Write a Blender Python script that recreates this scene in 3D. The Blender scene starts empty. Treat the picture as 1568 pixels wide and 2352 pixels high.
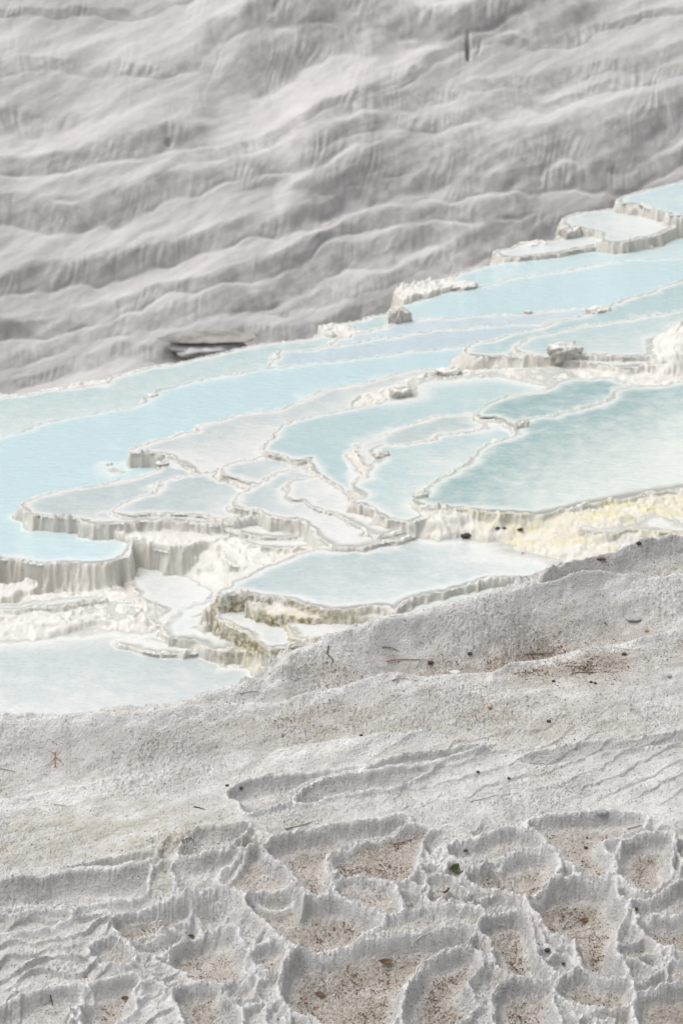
import bpy, math, random
import numpy as np
from mathutils import Vector

# ------------------------------------------------------------------ camera, sky, sun, exposure
SC = bpy.context.scene
PITCH = math.radians(22.0)
LENS, SENS = 100.0, 36.0
cam_d = bpy.data.cameras.new('camera')
cam_d.sensor_fit = 'VERTICAL'; cam_d.sensor_height = SENS; cam_d.sensor_width = 24.0
cam_d.lens = LENS; cam_d.clip_end = 2000
cam_d.dof.use_dof = True; cam_d.dof.focus_distance = 12.4; cam_d.dof.aperture_fstop = 7.0
cam = bpy.data.objects.new('camera', cam_d); SC.collection.objects.link(cam)
cam.location = (0, 0, 0); cam.rotation_euler = (math.pi/2 - PITCH, 0, 0)
SC.camera = cam

SUN_EL, SUN_ROT = math.radians(64), math.radians(-70)     # a veiled sun, high, to the left and a little behind the slope
w = bpy.data.worlds.new('World'); SC.world = w; w.use_nodes = True
wn = w.node_tree; wn.nodes.clear()
sky = wn.nodes.new('ShaderNodeTexSky'); sky.sky_type = 'NISHITA'; sky.sun_disc = False
sky.sun_elevation = SUN_EL; sky.sun_rotation = SUN_ROT
sky.air_density = 1.0; sky.dust_density = 6.0; sky.ozone_density = 1.0
hs = wn.nodes.new('ShaderNodeHueSaturation'); hs.inputs['Saturation'].default_value = 0.22
bg = wn.nodes.new('ShaderNodeBackground'); bg.inputs['Strength'].default_value = 0.15
wo = wn.nodes.new('ShaderNodeOutputWorld')
wn.links.new(sky.outputs[0], hs.inputs['Color']); wn.links.new(hs.outputs[0], bg.inputs['Color'])
wn.links.new(bg.outputs[0], wo.inputs[0])
sun_d = bpy.data.lights.new('sun', 'SUN'); sun_d.energy = 0.7; sun_d.angle = math.radians(50)
sun_d.color = (1.0, 0.97, 0.93)
sun = bpy.data.objects.new('sun', sun_d); SC.collection.objects.link(sun)
sdir = Vector((math.sin(SUN_ROT)*math.cos(SUN_EL), math.cos(SUN_ROT)*math.cos(SUN_EL), math.sin(SUN_EL)))
sun.rotation_euler = sdir.to_track_quat('Z', 'Y').to_euler()
SC.view_settings.view_transform = 'Standard'; SC.view_settings.look = 'None'
SC.view_settings.exposure = 0.04; SC.view_settings.gamma = 1.0
SC.cycles.max_bounces = 6; SC.cycles.diffuse_bounces = 3

rnd = random.Random(7)
# ------------------------------------------------------------------ photograph pixel (1568 x 2352) <-> ray
TW, TH = 1568.0, 2352.0
KT = SENS/2/LENS                      # tan of half the vertical field
cP, sP = math.cos(PITCH), math.sin(PITCH)
def ray(u, v):
    a = (np.asarray(u, float) - TW/2)/(TH/2)*KT
    b = -(np.asarray(v, float) - TH/2)/(TH/2)*KT
    return a, cP + b*sP, -sP + b*cP   # x, y, z direction
def at_z(u, v, z):
    x, y, zz = ray(u, v); t = z/zz
    return x*t, y*t
def project(x, y, z):
    d = y*cP - z*sP; up = y*sP + z*cP
    return TW/2 + x/d/KT*TH/2, TH/2 - up/d/KT*TH/2

# ------------------------------------------------------------------ noise
def _hash(ix, iy, seed):
    h = (ix.astype(np.uint32)*np.uint32(374761393) + iy.astype(np.uint32)*np.uint32(668265263) + np.uint32(seed*974711 & 0xffffffff))
    h = (h ^ (h >> np.uint32(13)))*np.uint32(1274126177)
    return h ^ (h >> np.uint32(16))
def perlin(x, y, seed=0):
    x = np.asarray(x, np.float32); y = np.asarray(y, np.float32)
    x0 = np.floor(x); y0 = np.floor(y); fx = x - x0; fy = y - y0
    ix = x0.astype(np.int64); iy = y0.astype(np.int64)
    def g(dx, dy):
        a = (_hash(ix + dx, iy + dy, seed) & np.uint32(1023)).astype(np.float32)*np.float32(2*np.pi/1024)
        return np.cos(a)*(fx - dx) + np.sin(a)*(fy - dy)
    ux = fx*fx*fx*(fx*(fx*6 - 15) + 10); uy = fy*fy*fy*(fy*(fy*6 - 15) + 10)
    n0 = g(0, 0)*(1 - ux) + g(1, 0)*ux; n1 = g(0, 1)*(1 - ux) + g(1, 1)*ux
    return (n0*(1 - uy) + n1*uy)*1.5
def fbm(x, y, oct=4, seed=0, gain=.5):
    s = 0; a = 1.0
    for k in range(oct):
        s = s + a*perlin(x*2**k, y*2**k, seed + k*17); a *= gain
    return s
def sstep(a, b, x):
    t = np.clip((x - a)/(b - a), 0, 1); return t*t*(3 - 2*t)

# ------------------------------------------------------------------ polygons
def smooth_poly(P, n=5, closed=True):
    P = np.asarray(P, float); N = len(P); out = []
    for i in range(N if closed else N - 1):
        if closed: p0, p1, p2, p3 = P[i-1], P[i], P[(i+1) % N], P[(i+2) % N]
        else: p0, p1, p2, p3 = P[max(i-1, 0)], P[i], P[i+1], P[min(i+2, N-1)]
        for k in range(n):
            t = k/n
            out.append(.5*((2*p1) + (-p0 + p2)*t + (2*p0 - 5*p1 + 4*p2 - p3)*t*t + (-p0 + 3*p1 - 3*p2 + p3)*t**3))
    if not closed: out.append(P[-1])
    return np.array(out)
def seg_dist(px, py, poly, closed=True, segsel=None):
    px = px.astype(np.float32); py = py.astype(np.float32)
    best = np.full(px.shape, 1e9, np.float32); inside = np.zeros(px.shape, bool)
    N = len(poly)
    for i in range(N if closed else N - 1):
        ax, ay = poly[i]; bx, by = poly[(i+1) % N]
        dx, dy = bx - ax, by - ay; L = dx*dx + dy*dy + 1e-12
        if segsel is None or segsel[i]:
            t = np.clip(((px - ax)*dx + (py - ay)*dy)/L, 0, 1)
            d = (px - ax - t*dx)**2 + (py - ay - t*dy)**2
            np.minimum(best, d, out=best)
        if closed and dy != 0:
            c = (ay > py) != (by > py)
            inside ^= c & (px < (dx*(py - ay)/dy + ax))
    d = np.sqrt(best)
    return np.where(inside, d, -d) if closed else d
def sdf(X, Y, poly, pad):
    """signed distance (positive inside), computed only inside the padded bounding box; elsewhere -99"""
    x0, y0 = poly.min(0) - pad; x1, y1 = poly.max(0) + pad
    m = (X > x0) & (X < x1) & (Y > y0) & (Y < y1)
    s = np.full(X.shape, -99., np.float32)
    if m.any(): s[m] = seg_dist(X[m], Y[m], poly)
    return s

# ------------------------------------------------------------------ mesh helpers
COL = SC.collection
def grid_mesh(name, X, Y, Z, mat, attrs=None, keep=None, smooth=True):
    R, C = X.shape
    co = np.stack([X, Y, Z], -1).reshape(-1, 3).astype(np.float32)
    idx = np.arange(R*C).reshape(R, C)
    q = np.stack([idx[:-1, :-1], idx[:-1, 1:], idx[1:, 1:], idx[1:, :-1]], -1)
    q = q.reshape(-1, 4) if keep is None else q[keep]
    if keep is not None:
        used = np.zeros(R*C, bool); used[q.ravel()] = True
        remap = np.cumsum(used) - 1; co = co[used]; q = remap[q]
    me = bpy.data.meshes.new(name)
    me.vertices.add(len(co)); me.vertices.foreach_set('co', co.ravel())
    me.loops.add(q.size); me.loops.foreach_set('vertex_index', q.ravel().astype(np.int32))
    me.polygons.add(len(q)); me.polygons.foreach_set('loop_start', np.arange(0, q.size, 4, dtype=np.int32))
    me.polygons.foreach_set('loop_total', np.full(len(q), 4, np.int32))
    me.update(calc_edges=True)
    me.polygons.foreach_set('use_smooth', np.full(len(q), smooth))
    for k, v in (attrs or {}).items():
        a = me.attributes.new(k, 'FLOAT', 'POINT'); v = v.reshape(-1).astype(np.float32)
        a.data.foreach_set('value', v if keep is None else v[used])
    me.materials.append(mat)
    o = bpy.data.objects.new(name, me); COL.objects.link(o)
    return o
def raw_mesh(name, verts, faces, mat, parent=None, smooth=True):
    me = bpy.data.meshes.new(name); me.from_pydata([tuple(v) for v in verts], [], faces); me.update()
    me.polygons.foreach_set('use_smooth', [smooth]*len(me.polygons)); me.materials.append(mat)
    o = bpy.data.objects.new(name, me); COL.objects.link(o)
    if parent: o.parent = parent
    return o
def tag(o, label=None, cat=None, group=None, kind=None):
    if label: o['label'] = label
    if cat: o['category'] = cat
    if group: o['group'] = group
    if kind: o['kind'] = kind
    return o

# ------------------------------------------------------------------ material helper
class NT:
    def __init__(s, name):
        s.m = bpy.data.materials.new(name); s.m.use_nodes = True; s.t = s.m.node_tree; s.t.nodes.clear()
        s.out = s.n('ShaderNodeOutputMaterial'); s.b = s.n('ShaderNodeBsdfPrincipled')
        s.l(s.b.outputs[0], s.out.inputs[0]); s.co = s.n('ShaderNodeTexCoord').outputs['Object']
    def n(s, t, **k):
        x = s.t.nodes.new(t)
        for a, v in k.items(): setattr(x, a, v)
        return x
    def l(s, a, b): s.t.links.new(a, b)
    def put(s, sock, v):
        if isinstance(v, bpy.types.NodeSocket): s.l(v, sock)
        elif isinstance(v, tuple) and len(v) == 3 and sock.type == 'RGBA': sock.default_value = (*v, 1)
        else: sock.default_value = v
    def noise(s, scale, detail=4, rough=.55, stretch=None, dist=0, lac=2.0):
        x = s.n('ShaderNodeTexNoise'); x.inputs['Scale'].default_value = scale; x.inputs['Detail'].default_value = detail
        x.inputs['Roughness'].default_value = rough; x.inputs['Distortion'].default_value = dist
        v = s.co
        if stretch:
            mp = s.n('ShaderNodeMapping'); mp.inputs['Scale'].default_value = stretch[:3]
            if len(stretch) > 3: mp.inputs['Rotation'].default_value = (0, 0, stretch[3])
            s.l(s.co, mp.inputs[0]); v = mp.outputs[0]
        s.l(v, x.inputs['Vector']); return x.outputs['Fac']
    def ramp(s, v, a, b, lo=0., hi=1.):
        x = s.n('ShaderNodeMapRange'); x.interpolation_type = 'SMOOTHSTEP'
        s.put(x.inputs['Value'], v); x.inputs['From Min'].default_value = a; x.inputs['From Max'].default_value = b
        x.inputs['To Min'].default_value = lo; x.inputs['To Max'].default_value = hi; return x.outputs[0]
    def mix(s, f, a, b, mode='MIX'):
        x = s.n('ShaderNodeMix', data_type='RGBA', blend_type=mode)
        s.put(x.inputs[0], f); s.put(x.inputs[6], a); s.put(x.inputs[7], b); return x.outputs[2]
    def math(s, op, a, b=0.):
        x = s.n('ShaderNodeMath', operation=op); s.put(x.inputs[0], a); s.put(x.inputs[1], b); return x.outputs[0]
    def attr(s, name):
        x = s.n('ShaderNodeAttribute'); x.attribute_name = name; return x.outputs['Fac']
    def bump(s, h, dist, strength=1., prev=None):
        x = s.n('ShaderNodeBump'); x.inputs['Distance'].default_value = dist; x.inputs['Strength'].default_value = strength
        s.put(x.inputs['Height'], h)
        if prev: s.l(prev, x.inputs['Normal'])
        return x.outputs[0]
    def fin(s, col, rough=.85, nrm=None, spec=.3):
        s.put(s.b.inputs['Base Color'], col); s.put(s.b.inputs['Roughness'], rough)
        s.b.inputs['Specular IOR Level'].default_value = spec
        if nrm: s.l(nrm, s.b.inputs['Normal'])
        return s.m

def mat_near():
    t = NT('dry_travertine')
    litter, yel, grey = t.attr('litter'), t.attr('yellow'), t.attr('grey')
    big = t.noise(1.6, 4, .6, (1, 1, 1)); mid = t.noise(9, 5, .65); fine = t.noise(70, 4, .7); spk = t.noise(150, 3, .6, (1, .6, 1))
    spk2 = t.noise(60, 5, .75)
    c = t.mix(t.ramp(mid, .35, .68), (.80, .79, .77), (.62, .605, .58))
    c = t.mix(t.math('MULTIPLY', t.attr('rim'), .9), c, (.95, .945, .93))
    c = t.mix(t.ramp(big, .45, .7, 0, .5), c, (.66, .655, .66))
    c = t.mix(t.math('MULTIPLY', yel, t.ramp(mid, .3, .62)), c, (.62, .57, .44))
    c = t.mix(t.math('MULTIPLY', grey, .75), c, (.50, .49, .48))  # grey puts the shade of slopes and basin walls into the colour
    c = t.mix(t.math('MULTIPLY', t.ramp(fine, .50, .68, 0, .6), t.attr('rough')), c, (.40, .38, .35))
    dirt = t.math('MULTIPLY', litter, t.ramp(mid, .30, .55, .6, 1))
    c = t.mix(dirt, c, t.mix(t.ramp(fine, .4, .6), (.56, .515, .46), (.39, .335, .275)))
    # dark pores and crumbs, everywhere a little, densely on the floors
    dens = t.math('ADD', t.math('MULTIPLY', litter, .055), t.math('MULTIPLY', t.math('SUBTRACT', big, .35), .14))
    s1 = t.ramp(t.math('ADD', spk, dens), .655, .70)
    c = t.mix(t.math('MULTIPLY', s1, .8), c, (.13, .115, .10))
    s2 = t.ramp(t.math('ADD', spk2, t.math('MULTIPLY', litter, .07)), .69, .73)
    c = t.mix(s2, c, t.mix(litter, (.20, .18, .16), (.21, .095, .05)))
    b = t.bump(fine, .013, 1.); b = t.bump(spk, .006, 1., b); b = t.bump(mid, .012, .6, b)
    return t.fin(c, .93, b, .15)
def mat_mid():
    t = NT('wet_travertine')
    yel, wall, alg = t.attr('yellow'), t.attr('wall'), t.attr('algae')
    mid = t.noise(5, 5, .6); fine = t.noise(26, 4, .65); strk = t.noise(9, 4, .6, (2.2, 2.2, .35))
    c = t.mix(t.ramp(mid, .35, .7), (.75, .735, .69), (.66, .64, .59))
    c = t.mix(t.math('MULTIPLY', yel, t.math('MULTIPLY', t.ramp(t.noise(3, 5, .7, (1, 2.5, 1, -.3)), .38, .62), .85)), c, (.68, .63, .40))
    c = t.mix(t.math('MULTIPLY', wall, t.ramp(strk, .3, .62, .25, 1)), c, (.62, .60, .535))
    c = t.mix(t.math('MULTIPLY', alg, t.ramp(fine, .38, .6)), c, (.24, .20, .09))
    c = t.mix(t.math('MULTIPLY', t.ramp(fine, .66, .72), t.math('ADD', wall, .12)), c, (.16, .15, .11))
    b = t.bump(fine, .007, .8); b = t.bump(mid, .014, .5, b)
    return t.fin(c, .55, b, .4)
def mat_far():
    t = NT('grey_travertine')
    big = t.noise(.12, 4, .6); mid = t.noise(.9, 5, .6); fl = t.noise(1.6, 4, .6, (1.3, 1.3, .22)); wl = t.attr('wall')
    c = t.mix(t.ramp(mid, .3, .7), (.655, .632, .618), (.575, .552, .538))
    c = t.mix(t.ramp(big, .4, .7, 0, .6), c, (.565, .545, .54))
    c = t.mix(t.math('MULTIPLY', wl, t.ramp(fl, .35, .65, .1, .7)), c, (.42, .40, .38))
    b = t.bump(fl, .06, .3); b = t.bump(mid, .12, .4, b)
    return t.fin(c, .9, b, .2)
def mat_water(name, deep, shallow):
    t = NT(name)
    d = t.attr('depth'); n1 = t.noise(1.6, 3, .6, (1, 2.2, 1, .5)); n2 = t.noise(8, 4, .7, (1, 2.6, 1, -.1)); n3 = t.noise(24, 3, .6, (1, 2.4, 1, -.1))
    dd = t.math('MULTIPLY', d, t.math('ADD', .38, t.math('ADD', t.math('MULTIPLY', n2, .5), t.math('MULTIPLY', n3, .75))))      # light and dark of the ripples put into the water colour
    c = t.mix(t.ramp(dd, .10, 1.0), shallow, deep)
    b = t.bump(n2, .03, .5); b = t.bump(n3, .012, .7, b)
    m = t.fin(c, .10, b, .5); t.b.inputs['IOR'].default_value = 1.33
    a = t.math('ADD', t.ramp(dd, .0, .30, .38, .98), 0.)
    tr = t.n('ShaderNodeBsdfTransparent'); tr.inputs['Color'].default_value = (.93, .985, .975, 1)
    gl = t.n('ShaderNodeBsdfGlossy'); gl.inputs['Roughness'].default_value = .08; gl.inputs['Color'].default_value = (1, 1, 1, 1); t.l(b, gl.inputs['Normal'])
    fr = t.n('ShaderNodeFresnel'); fr.inputs['IOR'].default_value = 1.33; t.l(b, fr.inputs['Normal'])
    m1 = t.n('ShaderNodeMixShader'); t.l(fr.outputs[0], m1.inputs[0]); t.l(tr.outputs[0], m1.inputs[1]); t.l(gl.outputs[0], m1.inputs[2])
    m2 = t.n('ShaderNodeMixShader'); t.l(a, m2.inputs[0]); t.l(m1.outputs[0], m2.inputs[1]); t.l(t.b.outputs[0], m2.inputs[2])
    t.l(m2.outputs[0], t.out.inputs[0])
    return m
M_NEAR, M_MID, M_FAR = mat_near(), mat_mid(), mat_far()
WATERS = {
 'blue': mat_water('water_sky_blue', (.545, .70, .73), (.78, .83, .81)),
 'pale': mat_water('water_pale_cyan', (.47, .61, .62), (.82, .825, .795)),
 'teal': mat_water('water_teal', (.29, .44, .45), (.80, .83, .78)),
 'grey': mat_water('water_grey_blue', (.46, .555, .565), (.81, .82, .795)),
 'milk': mat_water('water_milky', (.48, .56, .565), (.82, .81, .78)),
 'lav':  mat_water('water_lavender_blue', (.53, .64, .69), (.80, .82, .80)),
}

# ================================================================== 1. FAR SLOPE
# long terrace lips that climb to the right; each has a tread above it and a fluted wall below it
def build_far():
    A = math.radians(28); SL = math.radians(34); y0, z0 = 84., -28.2
    nx, ny = -math.sin(A), math.cos(A); tg = math.tan(SL)
    us = np.linspace(-1300, 2870, 1500); vs = np.linspace(1250, -260, 860)
    U, V = np.meshgrid(us, vs)
    dx, dy, dz = ray(U, V)
    # plane z = z0 + tg*(nx*x + ny*(y-y0))
    t = (z0 - tg*ny*y0)/(dz - tg*(nx*dx + ny*dy))
    X, Y, Z = dx*t, dy*t, dz*t
    Uw = U + 10*fbm(U/90, V/60, 2, 3) ; Vw = V + 15*fbm(U/210, V/150, 2, 5) + 5*fbm(U/70, V/60, 2, 7) + 3*fbm(U/34, V/60, 2, 9)
    L = [ # (lip polyline, wall px, height m, taper px)
     ([(-420,330),(0,368),(120,366),(210,352),(290,338),(385,315),(450,298),(520,290)], 48, 1.0),
     ([(-420,480),(0,470),(90,468),(150,484),(220,468),(330,430),(430,405),(520,385),(620,372),(720,350),(800,330),(900,300)], 62, 1.1),
     ([(-420,60),(0,22),(90,20),(250,16),(400,0),(520,-20)], 16, .5),
     ([(-420,300),(0,262),(100,255),(180,245),(250,230)], 45, .6),
     ([(420,60),(520,52),(600,30),(784,18),(900,30),(1000,60),(1060,55),(1160,10),(1300,-30)], 70, 1.2),
     ([(480,130),(540,112),(640,108),(700,70),(760,58),(850,70),(930,58),(1010,60),(1100,30),(1240,8),(1400,-10)], 95, 1.8),
     ([(560,330),(640,318),(700,300),(790,270),(900,225),(1000,160),(1100,110),(1230,118),(1320,100),(1420,60),(1568,20),(1990,-80)], 26, .6),
     ([(300,420),(420,360),(520,345),(620,322),(740,300),(850,262),(960,235),(1040,225),(1150,200),(1240,196),(1330,170),(1420,160),(1568,120),(1990,40)], 40, .7),
     ([(620,452),(700,430),(790,405),(860,372),(960,352),(1080,328),(1150,340),(1240,318),(1330,298),(1420,280),(1500,250),(1568,225),(1990,120)], 118, 2.4),
     ([(480,450),(600,410),(690,395),(790,330),(900,300),(1040,290),(1100,270),(1200,262)], 38, .6),
     ([(-420,700),(0,640),(120,615),(230,590),(330,570),(460,545),(560,520),(640,515),(740,490),(800,450),(860,440),(980,430),(1060,440),(1180,425),(1290,400),(1400,390),(1568,350),(1990,260)], 52, .9),
     ([(-420,790),(0,740),(60,735),(150,716),(250,690),(350,665),(440,655),(560,618),(690,580),(760,548),(800,520),(850,500),(960,490),(1100,490),(1250,470)], 42, .9),
     ([(430,690),(560,670),(640,640),(700,610),(790,580),(900,545),(1000,530),(1060,545),(1160,520),(1260,500),(1400,450),(1568,410),(1990,330)], 60, 1.0),
     ([(-420,860),(0,800),(120,770),(200,745),(330,720),(480,700),(620,690),(740,650),(880,620),(1000,590),(1120,570),(1300,520)], 46, .7),
     ([(-420,930),(0,870),(100,850),(200,810),(300,790),(400,790),(560,760),(700,735),(840,690),(1000,640)], 40, .6),
     ([(560,420),(650,440),(750,446),(800,430),(900,412),(1000,402)], 30, .6),
     ([(1100,210),(1180,230),(1240,262),(1290,255),(1380,215),(1470,190),(1568,170),(1990,100)], 36, .6),
     ([(-420,200),(0,150),(140,142),(260,150),(330,170),(420,155),(520,150)], 40, .4),
    ]
    H = np.zeros_like(U); Wl = np.zeros_like(U)
    for P, wpx, hh in L:
        P = smooth_poly(P, 6, False)
        vl = np.interp(Uw, P[:, 0], P[:, 1])
        e0, e1 = P[0, 0], P[-1, 0]
        tap = sstep(e0, e0 + 90, Uw) if e0 > -400 else 1.
        tap = tap*((1 - sstep(e1 - 90, e1, Uw)) if e1 < 1900 else 1.)
        wv = wpx*(.55 + .9*(.5 + .5*fbm(U/170, V*0 + wpx, 2, int(wpx))))
        d = vl - Vw                                   # >0 above the lip (tread)
        p = d/wv; hh = hh*(.37 if hh >= .9 else .17)
        wall = sstep(-1, .05, p)**.8
        tread = np.exp(-np.clip(d, 0, None)/(wv*1.7 + 35))
        H += hh*1.1*tap*np.where(d > 0, tread, wall)
        H -= (.085 if hh > .2 else .03)*tap*np.exp(-((p + 1.0)/.10)**2)*np.clip(.6 + 1.2*perlin(U/60, V/60, int(wpx) + 5), .1, 1.4)
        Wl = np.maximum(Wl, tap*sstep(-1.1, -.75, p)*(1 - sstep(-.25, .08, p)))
    # fluting on walls, soft swells on treads
    fl = 1 - np.abs(perlin(U/17 + 1.5*perlin(U/110, V/90, 21) + .12*V/17, V/210, 31))*2
    fl2 = 1 - np.abs(perlin(U/7.5, V/80, 41))*2
    fm = np.clip(.5 + 1.2*fbm(U/120, V/90, 2, 33), .1, 1.3)
    upw = (1 - sstep(120, 330, V - .1*U))*(.35 + .3*perlin(U/90, V/200, 35))
    H += (.040*fl + .012*fl2)*(.10 + Wl + np.clip(upw, 0, 1))*fm + .10*fbm(U/230, (V + .42*U)/62, 2, 51) + .035*fbm(U/80, (V + .42*U)/34, 4, 61)
    H += .5*fbm(U/420 + V/600, V/260, 2, 57)
    H += .03*(1 - np.abs(fbm(U/260, (V + .42*U)/75, 2, 71)))
    H -= 1.1*np.exp(-((U - 1066 - (V - 140)*.05)/3.2)**2)*sstep(105, 150, V)*(1 - sstep(164, 172, V))
    H -= .14*np.exp(-((U - 1093 + (V - 140)*.2)/3.)**2)*sstep(120, 135, V)*(1 - sstep(150, 160, V))
    H -= .12*np.exp(-((U - 150)/26)**2 - ((V - 478)/7)**2) + .4*np.exp(-((U - 385)/7)**2 - ((V - 345)/6)**2)
    H *= .70
    n = np.array([-nx*math.sin(SL), -ny*math.sin(SL), math.cos(SL)])
    X = X + n[0]*H*.55; Y = Y + n[1]*H*.55; Z = Z + n[2]*H*.9
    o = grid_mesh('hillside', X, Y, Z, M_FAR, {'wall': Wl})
    tag(o, 'grey terraced travertine hillside rising out of focus behind the pools', None, None, 'structure')
    return X, Y, Z
FX, FY, FZ = build_far()

# ================================================================== 2. POOL TERRACES
ZL = dict(P0=-9.90, P1=-9.78, S1a=-9.87, S1b=-9.83, Pu1=-9.92, Pu0=-9.97)
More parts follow.
